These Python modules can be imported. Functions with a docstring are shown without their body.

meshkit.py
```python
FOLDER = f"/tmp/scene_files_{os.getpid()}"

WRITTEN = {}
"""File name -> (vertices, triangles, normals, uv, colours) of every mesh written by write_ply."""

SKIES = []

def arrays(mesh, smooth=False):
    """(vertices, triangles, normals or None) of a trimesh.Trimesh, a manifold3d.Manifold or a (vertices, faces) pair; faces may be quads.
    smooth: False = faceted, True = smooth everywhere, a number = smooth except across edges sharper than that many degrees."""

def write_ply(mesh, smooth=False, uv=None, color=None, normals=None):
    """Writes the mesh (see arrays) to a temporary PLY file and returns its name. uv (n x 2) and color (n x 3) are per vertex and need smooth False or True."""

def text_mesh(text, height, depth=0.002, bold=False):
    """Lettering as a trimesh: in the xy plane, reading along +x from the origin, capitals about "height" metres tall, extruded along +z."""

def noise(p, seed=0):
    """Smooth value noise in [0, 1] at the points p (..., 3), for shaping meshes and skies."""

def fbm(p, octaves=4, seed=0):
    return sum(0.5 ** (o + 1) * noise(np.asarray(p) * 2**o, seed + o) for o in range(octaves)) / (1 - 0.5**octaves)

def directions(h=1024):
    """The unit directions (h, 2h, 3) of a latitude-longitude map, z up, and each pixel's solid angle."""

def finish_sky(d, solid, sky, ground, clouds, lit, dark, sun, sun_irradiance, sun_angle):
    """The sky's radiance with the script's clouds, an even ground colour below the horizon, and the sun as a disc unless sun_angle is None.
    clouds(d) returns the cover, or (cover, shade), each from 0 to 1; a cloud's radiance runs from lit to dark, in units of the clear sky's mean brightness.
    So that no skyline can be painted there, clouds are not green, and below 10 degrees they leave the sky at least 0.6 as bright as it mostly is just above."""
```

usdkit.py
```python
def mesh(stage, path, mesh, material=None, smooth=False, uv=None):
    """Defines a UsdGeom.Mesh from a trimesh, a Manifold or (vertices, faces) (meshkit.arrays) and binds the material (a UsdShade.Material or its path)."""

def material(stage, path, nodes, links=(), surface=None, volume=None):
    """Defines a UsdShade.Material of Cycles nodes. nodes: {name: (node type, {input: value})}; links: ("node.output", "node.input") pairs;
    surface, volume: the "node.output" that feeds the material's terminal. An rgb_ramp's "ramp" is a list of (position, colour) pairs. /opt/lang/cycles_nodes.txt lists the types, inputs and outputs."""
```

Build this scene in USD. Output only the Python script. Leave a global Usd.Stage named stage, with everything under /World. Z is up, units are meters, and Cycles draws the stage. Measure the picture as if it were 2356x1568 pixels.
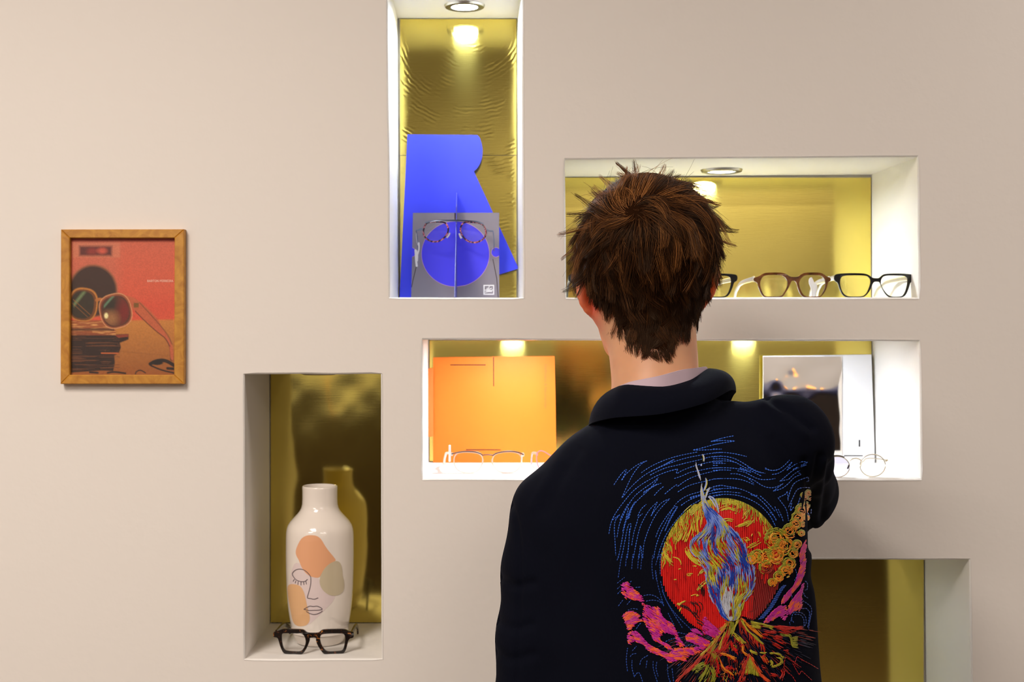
import math
import numpy as np
import trimesh
import shapely
from shapely.geometry import Polygon, LineString, box as sbox
from shapely.ops import unary_union
from scipy import ndimage, sparse
from scipy.spatial import cKDTree
import meshkit
import usdkit
from pxr import Usd, UsdGeom, UsdLux, UsdShade, Sdf, Gf, Vt

stage = Usd.Stage.CreateInMemory()
UsdGeom.SetStageUpAxis(stage, UsdGeom.Tokens.z)
UsdGeom.SetStageMetersPerUnit(stage, 1.0)
UsdGeom.Xform.Define(stage, '/World')
UsdGeom.Scope.Define(stage, '/World/Looks')

# ------------------------------------------------------------------ camera, lights, exposure
F, D, CX, CY, ZC = 3056.0, 2.2, 1100.0, 746.0, 1.57     # focal length in px, distance of the niche wall, principal point, eye height
cam = UsdGeom.Camera.Define(stage, '/World/camera')
cam.AddTranslateOp().Set(Gf.Vec3d(0, -D, ZC))
cam.AddRotateXYZOp().Set(Gf.Vec3f(90, 0, 0))
cam.CreateHorizontalApertureAttr(36.0)
cam.CreateVerticalApertureAttr(36.0 * 1568 / 2356)
cam.CreateFocalLengthAttr(36.0 * F / 2356)
cam.CreateHorizontalApertureOffsetAttr((1178 - CX) / 2356 * 36.0)
cam.CreateVerticalApertureOffsetAttr((CY - 784) / 2356 * 36.0)
cam.CreateClippingRangeAttr(Gf.Vec2f(0.05, 100))
cam.CreateFStopAttr(9.0)
cam.CreateFocusDistanceAttr(1.74)
cam.CreateExposureAttr(0.16)

def rect_light(name, loc, w, h, power, color, rot=(0, 0, 0)):
    l = UsdLux.RectLight.Define(stage, '/World/' + name)
    l.AddTranslateOp().Set(Gf.Vec3d(*loc)); l.AddRotateXYZOp().Set(Gf.Vec3f(*rot))
    l.CreateWidthAttr(w); l.CreateHeightAttr(h)
    l.CreateIntensityAttr(power); l.CreateColorAttr(Gf.Vec3f(*color))
    return l
WARM = (1.0, 0.895, 0.80)
rect_light('added_area_light', (-0.95, -1.95, 2.84), 0.6, 1.2, 29.0, WARM)  # unseen area lights added overhead to light the room, without fittings
rect_light('added_area_light_001', (0.95, -2.9, 2.84), 0.6, 1.2, 1.5, (1.0, 0.91, 0.85))
rect_light('added_area_light_002', (1.9, -0.55, 2.84), 1.2, 0.4, 10.0, (1.0, 0.915, 0.86))
rect_light('added_area_light_003', (-2.1, -3.6, 2.84), 1.2, 0.6, 24.0, (1.0, 0.90, 0.82))
rect_light('added_area_light_004', (1.3, -4.45, 2.84), 1.8, 0.3, 22.0, WARM)  # added to brighten the wall behind the camera that the mirror shows

# ------------------------------------------------------------------ helpers
def P(px, py, y=0.0):
    """The point at depth y behind the wall's face that stands at this place of the photograph."""
    s = (y + D) / F
    return np.array([(px - CX) * s, y, ZC - (py - CY) * s])

USED, BASE = {}, {}
def numbered(path):
    n = USED.get(path, -1) + 1
    USED[path] = n
    return path if n == 0 else f'{path}_{n:03d}'

def tag(prim, label=None, cat=None, group=None, kind=None):
    for k, v in (('label', label), ('category', cat), ('group', group), ('kind', kind)):
        if v:
            prim.SetCustomDataByKey(k, v)
    return prim

def thing(name, label, cat, loc=(0, 0, 0), group=None, kind=None):
    path = numbered('/World/' + name)
    x = UsdGeom.Xform.Define(stage, path)
    x.AddTranslateOp().Set(Gf.Vec3d(*map(float, loc)))
    BASE[path] = np.array(loc, float)
    return tag(x.GetPrim(), label, cat, group, kind)

def obj(name, mesh, material, parent=None, smooth=False, cd=None, label=None, kind=None):
    """One Mesh prim, its vertices given in world coordinates, under parent (a thing, or a part of one)."""
    base = str(parent.GetPath()) if parent is not None else '/World'
    off = BASE.get(base, np.zeros(3))
    v, f = (np.asarray(mesh[0], float), np.asarray(mesh[1], int)) if isinstance(mesh, tuple) else (np.array(mesh.vertices), np.array(mesh.faces))
    path = numbered(base + '/' + name)
    m = usdkit.mesh(stage, path, (v - off, f), '/World/Looks/' + material, smooth=True if cd is not None else smooth)
    if cd is not None:
        UsdGeom.PrimvarsAPI(m).CreatePrimvar('Cd', Sdf.ValueTypeNames.Color3fArray, 'vertex').Set(Vt.Vec3fArray.FromNumpy(np.asarray(cd, np.float32)))
    BASE[path] = off
    return tag(m.GetPrim(), label, kind=kind)

def lin(*c):
    c = np.asarray(c, float) / 255.0
    return tuple(np.where(c <= 0.04045, c / 12.92, ((c + 0.055) / 1.055) ** 2.4))

def mat(name, color=(0.5, 0.5, 0.5), rough=0.5, nodes=None, links=(), **kw):
    n = {'p': ('principled_bsdf', {'base_color': color, 'roughness': rough, **kw})}
    n.update(nodes or {})
    return usdkit.material(stage, '/World/Looks/' + name, n, list(links), surface='p.BSDF')

def noisy(name, color, rough, scale, strength, dist=0.001, detail=4.0, stretch=(1, 1, 1), **kw):
    """A principled surface with a fine noise relief."""
    return mat(name, color, rough, {'g': ('texture_coordinate', {}), 'm': ('mapping', {'scale': stretch}), 'n': ('noise_texture', {'scale': scale, 'detail': detail}),
               'b': ('bump', {'strength': strength, 'distance': dist})},
               [('g.object', 'm.vector'), ('m.vector', 'n.vector'), ('n.fac', 'b.height'), ('b.normal', 'p.normal')], **kw)

def cd_mat(name, rough=0.5, gain=1.0, **kw):
    return mat(name, (1, 1, 1), rough, {'a': ('attribute', {'attribute': 'Cd'})}, [('a.color', 'p.base_color')], **kw)

def cat(parts):
    v, f, n = [], [], 0
    for p in parts:
        a, b = (p if isinstance(p, tuple) else (np.array(p.vertices), np.array(p.faces)))
        v.append(a); f.append(np.asarray(b) + n); n += len(a)
    return np.vstack(v), np.vstack(f)

def tri(poly):
    v, f = trimesh.creation.triangulate_polygon(poly, engine='earcut')
    return np.asarray(v), np.asarray(f)

def polys(g):
    return [p for p in getattr(g, 'geoms', [g]) if isinstance(p, Polygon) and p.area > 1e-12]

def chaikin(pts, n=2, closed=True):
    p = np.asarray(pts, float)
    for _ in range(n):
        q = np.roll(p, -1, 0) if closed else p[1:]
        a = p if closed else p[:-1]
        r = np.empty((2 * len(a), p.shape[1])); r[0::2] = .75 * a + .25 * q; r[1::2] = .25 * a + .75 * q
        p = r if closed else np.vstack([p[:1], r, p[-1:]])
    return p

def slab(poly, y, t, lift=None):
    """A flat board: the polygon is given in pixels as seen at depth y; its thickness t runs backwards."""
    out = []
    for g in polys(poly):
        m = trimesh.creation.extrude_polygon(g, 1.0, engine='earcut')
        v = np.array(m.vertices)
        s = (y + D) / F
        w = np.column_stack([(v[:, 0] - CX) * s, y + t * v[:, 2], ZC - (v[:, 1] - CY) * s])
        if lift is not None:
            w[:, 1] += lift(w[:, 0], w[:, 2])
        out.append((w, np.array(m.faces)))      # the pixel axis y runs down: two flips cancel out
    return cat(out)

def box(x0, x1, y0, y1, z0, z1, bevel=0.0):
    if bevel <= 0:
        m = trimesh.creation.box([x1 - x0, y1 - y0, z1 - z0])
        m.apply_translation([(x0 + x1) / 2, (y0 + y1) / 2, (z0 + z1) / 2])
        return m
    b, pts = bevel, []
    for ax in range(3):
        for sx in (0, 1):
            for sy in (0, 1):
                for sz in (0, 1):
                    c = [(x1 - b if sx else x0 + b), (y1 - b if sy else y0 + b), (z1 - b if sz else z0 + b)]
                    c[ax] = ((x0, x1), (y0, y1), (z0, z1))[ax][(sx, sy, sz)[ax]]
                    pts.append(c)
    return trimesh.convex.convex_hull(np.array(pts))

def tube(pts, r, sides=8, closed=False, flat=None):
    """A swept round (or, with flat=(a, b), rectangular) bar along the points."""
    p = np.asarray(pts, float); n = len(p)
    r = np.broadcast_to(np.asarray(r, float), (n,))
    t = np.gradient(p, axis=0) if not closed else np.roll(p, -1, 0) - np.roll(p, 1, 0)
    t /= np.maximum(np.linalg.norm(t, axis=1, keepdims=True), 1e-12)
    up = np.array([0, 0, 1.0]) if np.abs(t[:, 2]).mean() < 0.8 else np.array([0, 1.0, 0])
    s = np.cross(t, up); s /= np.maximum(np.linalg.norm(s, axis=1, keepdims=True), 1e-9)
    u = np.cross(s, t)
    if flat is not None:
        a = np.broadcast_to(np.asarray(flat[0], float), (n,)); b = np.broadcast_to(np.asarray(flat[1], float), (n,))
        c = [(-1, -.7), (-.7, -1), (.7, -1), (1, -.7), (1, .7), (.7, 1), (-.7, 1), (-1, .7)]
        ring = np.stack([p + s * (a * i / 2)[:, None] + u * (b * j / 2)[:, None] for i, j in c], 1); sides = 8
    else:
        ang = np.arange(sides) / sides * 2 * np.pi
        ring = np.stack([p + (s * math.cos(q) + u * math.sin(q)) * r[:, None] for q in ang], 1)
    v = ring.reshape(-1, 3); f = []
    for i in range(n if closed else n - 1):
        j = (i + 1) % n
        for k in range(sides):
            l = (k + 1) % sides
            f += [[i * sides + k, i * sides + l, j * sides + l], [i * sides + k, j * sides + l, j * sides + k]]
    if not closed:
        for k in range(1, sides - 1):
            f += [[0, k + 1, k], [(n - 1) * sides, (n - 1) * sides + k, (n - 1) * sides + k + 1]]
    return v, np.array(f)

def lathe(profile, center, n=64):
    """Turns (radius, z) pairs about a vertical axis through center."""
    pr = np.asarray(profile, float); a = np.arange(n) / n * 2 * np.pi
    v = np.stack([np.stack([center[0] + r * np.cos(a), center[1] + r * np.sin(a), np.full(n, center[2] + z)], 1) for r, z in pr]).reshape(-1, 3)
    f = []
    for i in range(len(pr) - 1):
        for k in range(n):
            l = (k + 1) % n
            f += [[i * n + k, i * n + l, (i + 1) * n + l], [i * n + k, (i + 1) * n + l, (i + 1) * n + k]]
    return v, np.array(f)

def zoomed(pts, ox, oy, s):
    return [(ox + a / s, oy + b / s) for a, b in pts]

# ------------------------------------------------------------------ materials
noisy('wall_paint', (0.78, 0.73, 0.68), 0.75, 90.0, 0.14, 0.002)
noisy('niche_paint', (0.80, 0.77, 0.73), 0.7, 80.0, 0.25, 0.0015)
noisy('floor_boards', (0.10, 0.065, 0.04), 0.45, 8.0, 0.3, 0.002, stretch=(1, 12, 1))
noisy('ceiling_paint', (0.58, 0.565, 0.54), 0.8, 40.0, 0.2)
noisy('room_paint', (0.36, 0.335, 0.30), 0.8, 40.0, 0.2)
noisy('dark_panel', (0.25, 0.235, 0.21), 0.7, 40.0, 0.2)
noisy('front_wall_paint', (0.78, 0.745, 0.70), 0.8, 40.0, 0.2)
def brass(name, rough, aniso=0.75, rings=None, bs=0.10):
    """Rolled brass: fine horizontal brush lines that smear reflections upright; rings: the centre of swirling polish marks."""
    nodes = {'g': ('geometry', {}), 'm': ('mapping', {'scale': (6, 1, 150)}), 'n': ('noise_texture', {'scale': 6.0, 'detail': 3.0}),
        'b': ('bump', {'strength': bs, 'distance': 0.0003}), 'n3': ('noise_texture', {'scale': 5.0, 'detail': 3.0}),
        'r': ('map_range', {'from_min': 0.3, 'from_max': 0.7, 'to_min': rough * 0.9, 'to_max': rough * 1.12}),
        'c': ('rgb_ramp', {'ramp': [(0.3, (0.70, 0.575, 0.135)), (0.7, (0.76, 0.63, 0.165))]}),
        't': ('combine_xyz', {'x': 0.0, 'y': 0.0, 'z': 1.0}), 'p': ('principled_bsdf', {'metallic': 1.0, 'anisotropic': aniso})}
    links = [('g.position', 'm.vector'), ('m.vector', 'n.vector'), ('g.position', 'n3.vector'), ('n3.fac', 'r.value'), ('r.result', 'p.roughness'),
         ('n.fac', 'b.height'), ('n3.fac', 'c.fac'), ('c.color', 'p.base_color'), ('t.vector', 'p.tangent')]
    last = 'b'
    if rings is not None:
        nodes.update({'rm': ('mapping', {'location': tuple(-np.asarray(rings))}), 'w': ('wave_texture', {'wave_type': 'rings', 'rings_direction': 'spherical', 'scale': 42.0, 'distortion': 3.0, 'detail': 3.0, 'detail_scale': 2.0}),
            'k': ('noise_texture', {'scale': 26.0, 'detail': 2.0}), 'kr': ('map_range', {'from_min': 0.50, 'from_max': 0.72, 'to_min': 0.0, 'to_max': 1.0, 'clamp': True}),
            'x': ('math', {'math_type': 'multiply'}), 'b2': ('bump', {'strength': 0.17, 'distance': 0.0006})})
        links += [('g.position', 'rm.vector'), ('rm.vector', 'w.vector'), ('g.position', 'k.vector'), ('k.fac', 'kr.value'), ('w.fac', 'x.value1'), ('kr.result', 'x.value2'), ('x.value', 'b2.height'), ('b.normal', 'b2.normal')]
        last = 'b2'
    links.append((last + '.normal', 'p.normal'))
    usdkit.material(stage, '/World/Looks/' + name, nodes, links, surface='p.BSDF')
brass('brushed_brass', 0.11, 0.8, rings=P(1085, 60, 0.27))
brass('polished_brass', 0.09, 0.3, bs=0.03)
brass('satin_brass', 0.125, 0.82)
mat('steel_ring', (0.55, 0.53, 0.48), 0.3, metallic=1.0)
mat('dark_fitting', (0.05, 0.045, 0.04), 0.4)
usdkit.material(stage, '/World/Looks/lamp_glow', {'e': ('emission', {'color': (0.78, 0.885, 1.0), 'strength': 440.0})}, surface='e.emission')
usdkit.material(stage, '/World/Looks/lamp_glow_soft', {'e': ('emission', {'color': (0.82, 0.90, 1.0), 'strength': 235.0})}, surface='e.emission')
usdkit.material(stage, '/World/Looks/lamp_glow_dim', {'e': ('emission', {'color': (0.80, 0.90, 1.0), 'strength': 75.0})}, surface='e.emission')
usdkit.material(stage, '/World/Looks/amber_glow', {'e': ('emission', {'color': (1.0, 0.42, 0.10), 'strength': 2.5})}, surface='e.emission')
# ------------------------------------------------------------------ the room
XL, XR, YB, ZT, WT = -3.0, 3.0, -5.2, 2.88, 0.40
obj('floor', box(XL - .1, XR + .1, YB - .1, WT, -0.1, 0), 'floor_boards', label=None, kind='structure')
obj('ceiling', box(XL - .1, XR + .1, YB - .1, WT, ZT, ZT + 0.1), 'ceiling_paint', kind='structure')
obj('wall_left', box(XL - .1, XL, YB, WT, 0, ZT), 'room_paint', kind='structure')
obj('wall_right', box(XR, XR + .1, YB, WT, 0, ZT), 'room_paint', kind='structure')
obj('wall_front', box(XL, XR, YB - .1, YB, 0, ZT), 'front_wall_paint', kind='structure')
obj('added_strip_1', box(XL, XR, YB, YB + .03, 1.52, 2.26, .004), 'dark_panel', kind='structure')  # unseen dark strip, added so the wide upper niche's brass reflects darker
obj('added_strip_2', box(XL, XR, YB, YB + .03, 2.262, ZT, .004), 'front_wall_paint', kind='structure')  # unseen pale strip, added so the tall top niche's brass reflects brighter

# niches: the outline of each opening in pixels (top-left, top-right, bottom-right, bottom-left), its depth and its paint
NICHE = {
    'top': ([(892, -42), (1201, -42), (1203, 684), (897, 684)], 0.268),
    'upper': ([(1300, 367), (2111, 361), (2113, 684), (1303, 684)], 0.262),
    'middle': ([(972, 781), (2115, 785), (2119, 1100), (973, 1100)], 0.268),
    'low': ([(563, 861), (876, 860), (878, 1514), (564, 1515)], 0.270),
    'corner': ([(1742, 1287), (2230, 1287), (2237, 1800), (1742, 1800)], 0.226)}
R = 0.0028
def edge(quad, n=14, wob=0.0006, seed=0):
    """The opening's outline as world (x, z) points, each side divided, with a hand-plastered wobble."""
    w = [P(*q)[[0, 2]] for q in quad]
    rng = np.random.default_rng(seed); out = []
    for i in range(4):
        a, b = np.array(w[i]), np.array(w[(i + 1) % 4])
        nn = np.array([b[1] - a[1], a[0] - b[0]]); nn /= np.linalg.norm(nn)
        k = np.arange(n) / n
        d = ndimage.gaussian_filter1d(rng.normal(0, 1, n), 1.2) * wob; d[0] = 0
        out.append(a + (b - a) * k[:, None] + nn * d[:, None])
    return np.vstack(out)
wall = thing('wall_back', None, None, kind='structure')
holes, LOOPS = [], {}
for i, (k, (q, d)) in enumerate(NICHE.items()):
    e = edge(q, seed=i); LOOPS[k] = e
    c = e.mean(0); ring = []
    n = len(e)
    tang = np.roll(e, -1, 0) - np.roll(e, 1, 0)
    nrm = np.column_stack([-tang[:, 1], tang[:, 0]]); nrm /= np.linalg.norm(nrm, axis=1, keepdims=True)
    nrm *= np.sign(np.sum(nrm * (e - c), 1)).mean()
    for a in np.linspace(0, np.pi / 2, 5):
        o = R * (1 - math.sin(a)); y = R * (1 - math.cos(a))
        ring.append(np.column_stack([e[:, 0] + nrm[:, 0] * o, np.full(n, y - 0.0008 * (a == 0)), e[:, 1] + nrm[:, 1] * o]))
    holes.append(ring[0][:, [0, 2]])
    corner = np.array([P(*p)[[0, 2]] for p in q])
    # the straight reveal and the plastered back
    ring.append(np.column_stack([e[:, 0], np.full(n, 0.02), e[:, 1]]))
    rect = []
    for j in range(4):
        a, b = corner[j], corner[(j + 1) % 4]
        rect.append(a + (b - a) * (np.arange(14) / 14)[:, None])
    rect = np.vstack(rect)
    for y in (0.06, d):
        ring.append(np.column_stack([rect[:, 0], np.full(n, y), rect[:, 1]]))
    v = np.vstack(ring); f = []
    m = len(ring)
    for a in range(m - 1):
        for b in range(n):
            b2 = (b + 1) % n
            f += [[a * n + b, a * n + b2, (a + 1) * n + b2], [a * n + b, (a + 1) * n + b2, (a + 1) * n + b]]
    cidx = len(v); v = np.vstack([v, [[rect[:, 0].mean(), d, rect[:, 1].mean()]]])
    f += [[(m - 1) * n + b, (m - 1) * n + (b + 1) % n, cidx] for b in range(n)]
    # an outer skin so that the lining is a solid box set into the wall
    o = np.array([[e[:, 0].min() - .02, e[:, 1].min() - .02], [e[:, 0].max() + .02, e[:, 1].max() + .02]])
    obj('niche_lining', (v, np.array(f)), 'niche_paint', wall, smooth=40)
outer = Polygon([(XL, 0), (XR, 0), (XR, ZT), (XL, ZT)], [h for h in holes])
v2, f2 = tri(outer)
obj('plaster_face', (np.column_stack([v2[:, 0], np.zeros(len(v2)), v2[:, 1]]), f2[:, ::-1]), 'wall_paint', wall)
obj('wall_core', box(XL, XR, 0.30, 0.36, 0, ZT), 'wall_paint', wall)

# ------------------------------------------------------------------ brass sheets at the back of the niches
def sheet(niche, x0, x1, z0, z1, label, material, warp=0.0, seed=0, gap=0.004, fine=0.0):
    q, d = NICHE[niche]
    nx, nz = max(8, int((x1 - x0) / 0.008)), max(8, int((z1 - z0) / 0.008))
    X, Z = np.meshgrid(np.linspace(x0, x1, nx), np.linspace(z0, z1, nz))
    pts = np.stack([X * 4.2, Z * 3.1, np.full_like(X, seed * 3.7)], -1)
    y = d - gap - 0.002 + warp * (meshkit.fbm(pts, 2, seed) - 0.5) * 2
    y = y + fine * (meshkit.fbm(pts * 6, 2, seed + 5) - 0.5)
    fr = np.stack([X, y, Z], -1).reshape(-1, 3)
    bk = fr.copy(); bk[:, 1] = np.minimum(fr[:, 1] + 0.0012, d - 0.0003)
    idx = np.arange(nx * nz).reshape(nz, nx)
    a, b, c, e = idx[:-1, :-1].ravel(), idx[:-1, 1:].ravel(), idx[1:, 1:].ravel(), idx[1:, :-1].ravel()
    f = np.vstack([np.column_stack([a, b, c]), np.column_stack([a, c, e])])
    n = nx * nz
    rim = np.concatenate([idx[0, :-1], idx[:-1, -1], idx[-1, :0:-1], idx[:0:-1, 0]])
    r2 = np.roll(rim, -1)
    side = np.vstack([np.column_stack([rim, rim + n, r2 + n]), np.column_stack([rim, r2 + n, r2])])
    m = (np.vstack([fr, bk]), np.vstack([f, f[:, ::-1] + n, side]))
    o = obj('brass_sheet', m, material, smooth=30)
    return tag(o, label, 'metal panel')
def inner(niche, m=0.0015):
    q, d = NICHE[niche]
    w = np.array([P(*p)[[0, 2]] for p in q])
    return max(w[0, 0], w[3, 0]) + m, min(w[1, 0], w[2, 0]) - m, max(w[2, 1], w[3, 1]) + m, min(w[0, 1], w[1, 1]) - m
x0, x1, z0, z1 = inner('top')
zs = P(0, 358, 0.266)[2]
sheet('top', x0, x1, zs + .0008, z1, 'upper brass sheet with swirling polish marks behind the tall top niche', 'brushed_brass', 0.0006, 1)
sheet('top', x0, x1, z0, zs - .0002, 'lower brass sheet behind the blue cut-out board', 'brushed_brass', 0.0006, 2, gap=0.0035)
x0, x1, z0, z1 = inner('upper')
sheet('upper', x0, x1, z0, z1, 'brushed brass sheet behind the row of spectacles in the wide upper niche', 'satin_brass', 0.0006, 3)
x0, x1, z0, z1 = inner('middle')
xs = P(1414, 0, 0.266)[0]
sheet('middle', x0, xs, z0, z1, 'brass sheet behind the orange card in the long niche', 'satin_brass', 0.001, 4)
sheet('middle', xs + .0008, x1, z0, z1, 'brass sheet behind the white board with the mirror', 'satin_brass', 0.0008, 5, gap=0.0035)
x0, x1, z0, z1 = inner('low')
sheet('low', x0, x1, z0, z1, 'wavy polished brass sheet behind the white vase', 'polished_brass', 0.0035, 6, gap=0.007, fine=0.0006)
x0, x1, z0, z1 = inner('corner')
sheet('corner', x0, x1, z0, z1, 'brass sheet of the empty niche at the lower right', 'satin_brass', 0.0008, 7)

# ------------------------------------------------------------------ recessed lamps in the niche ceilings
def downlight(px, py, y, niche_z, label, r_out, lit, soft=False, deep=1.0):
    x = P(px, py, y)[0]
    t = thing('downlight', label, 'lamp', (x, y, niche_z))
    obj('ring', lathe([(r_out * .62, 0.0), (r_out * .66, -.004 * deep), (r_out * .80, -.0055 * deep), (r_out * .95, -.004 * deep), (r_out, -.0002), (r_out * .98, 0.002), (r_out * .62, 0.002)], (x, y, niche_z), 48), 'steel_ring', t, smooth=40)
    obj('lens', lathe([(0.0001, -.0022 * min(1, deep * 2)), (r_out * .45, -.0026 * min(1, deep * 2)), (r_out * .63, -.0016 * min(1, deep * 2)), (r_out * .63, .001), (0.0001, .001)], (x, y, niche_z), 48), {True: 'lamp_glow_soft', False: 'lamp_glow', 'dim': 'lamp_glow_dim'}[soft] if lit else 'dark_fitting', t, smooth=40)
    return t
zt = P(0, -42)[2]
def at_height(px, py, z):
    """Where the ray through this pixel meets the height z."""
    y = (ZC - z) * F / (py - CY) - D
    return P(px, py, y)[0], y
x, y = at_height(1069, 12, zt)
downlight(1069, 12, y, zt - .0002, 'glowing round downlight in the ceiling of the tall top niche', 0.036, True)
zu = P(0, 364)[2]
x, y = at_height(1660, 390, zu)
downlight(1660, 390, y, zu - .0002, 'glowing round downlight above the row of spectacles in the wide upper niche', 0.037, True)
zm = P(0, 783)[2]
downlight(1190, 780, 0.12, zm - .0002, 'glowing downlight over the orange card, seen as a streak on the brass', 0.036, True, soft=True, deep=.2)
downlight(1785, 780, 0.12, zm - .0002, 'glowing downlight over the white board, seen as a streak on the brass', 0.036, True, soft=True, deep=.2)
zc = P(0, 1287)[2]
downlight(1805, 1290, 0.11, zc - .0006, 'glowing downlight in the empty corner niche, hidden behind the person', 0.034, True, soft='dim')
zl = P(0, 860)[2]
downlight(735, 860, 0.13, zl - .0006, 'unlit dark downlight in the ceiling of the vase niche', 0.034, False)
# ------------------------------------------------------------------ more materials
mat('pine_frame', (1, 1, 1), 0.5, {'g': ('geometry', {}), 'm': ('mapping', {'scale': (14, 14, 14)}), 'w': ('noise_texture', {'scale': 3.0, 'detail': 5.0, 'distortion': 2.0}),
    'c': ('rgb_ramp', {'ramp': [(0.3, lin(168, 108, 26)), (0.7, lin(200, 142, 48))]})},
    [('g.position', 'm.vector'), ('m.vector', 'w.vector'), ('w.fac', 'c.fac'), ('c.color', 'p.base_color')])
cd_mat('printed_paper', 0.55)
mat('white_ink', lin(238, 190, 168), 0.6)
mat('faint_ink', lin(222, 140, 112), 0.6)
usdkit.material(stage, '/World/Looks/clear_pane', {'t': ('transparent_bsdf', {'color': (0.97, 0.97, 0.97)}), 'g': ('glossy_bsdf', {'color': (1, 1, 1), 'roughness': 0.02}), 'f': ('fresnel', {'IOR': 1.35}),
    'x': ('mix_closure', {})}, [('f.fac', 'x.fac'), ('t.BSDF', 'x.closure1'), ('g.BSDF', 'x.closure2')], surface='x.closure')
usdkit.material(stage, '/World/Looks/tinted_pane', {'t': ('transparent_bsdf', {'color': (0.86, 0.84, 0.90)}), 'g': ('glossy_bsdf', {'color': (1, 1, 1), 'roughness': 0.02}), 'f': ('fresnel', {'IOR': 1.4}),
    'x': ('mix_closure', {})}, [('f.fac', 'x.fac'), ('t.BSDF', 'x.closure1'), ('g.BSDF', 'x.closure2')], surface='x.closure')
usdkit.material(stage, '/World/Looks/poster_pane', {'t': ('transparent_bsdf', {'color': (0.98, 0.98, 0.98)}), 'g': ('glossy_bsdf', {'color': (1, 1, 1), 'roughness': 0.05}), 'f': ('fresnel', {'IOR': 1.12}),
    'x': ('mix_closure', {})}, [('f.fac', 'x.fac'), ('t.BSDF', 'x.closure1'), ('g.BSDF', 'x.closure2')], surface='x.closure')
mat('glazed_ceramic', lin(236, 226, 216), 0.12, coat_weight=0.6, coat_roughness=0.05)
for n, c in (('print_orange', (232, 170, 128)), ('print_tan', (228, 180, 132)), ('print_grey', (200, 186, 158)), ('print_lilac', (226, 208, 206)), ('print_line', (96, 84, 92))):
    mat(n, lin(*c), 0.2, coat_weight=0.4, coat_roughness=0.06)
noisy('blue_board', (0.045, 0.065, 0.95), 0.45, 200.0, 0.05)
mat('blue_print', (0.06, 0.05, 0.92), 0.5)
mat('fin_blue', (0.03, 0.03, 0.30), 0.5)
noisy('grey_card', lin(138, 132, 142), 0.6, 300.0, 0.1)
mat('card_edge', lin(205, 160, 205), 0.6)
mat('dark_slot', (0.03, 0.015, 0.01), 0.8)
mat('white_card', (0.85, 0.85, 0.87), 0.5)
mat('orange_card', (0.92, 0.185, 0.004), 0.6)
mat('orange_ink', (0.80, 0.13, 0.03), 0.6)
usdkit.material(stage, '/World/Looks/orange_film', {'t': ('translucent_bsdf', {'color': (1.0, 0.42, 0.10)}), 'd': ('diffuse_bsdf', {'color': (1.0, 0.42, 0.12)}), 'x': ('mix_closure', {'fac': 0.5})},
    [('t.BSDF', 'x.closure1'), ('d.BSDF', 'x.closure2')], surface='x.closure')
mat('mirror', (0.93, 0.91, 0.89), 0.035, metallic=1.0)
mat('black_ink', (0.015, 0.015, 0.018), 0.6)
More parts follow.
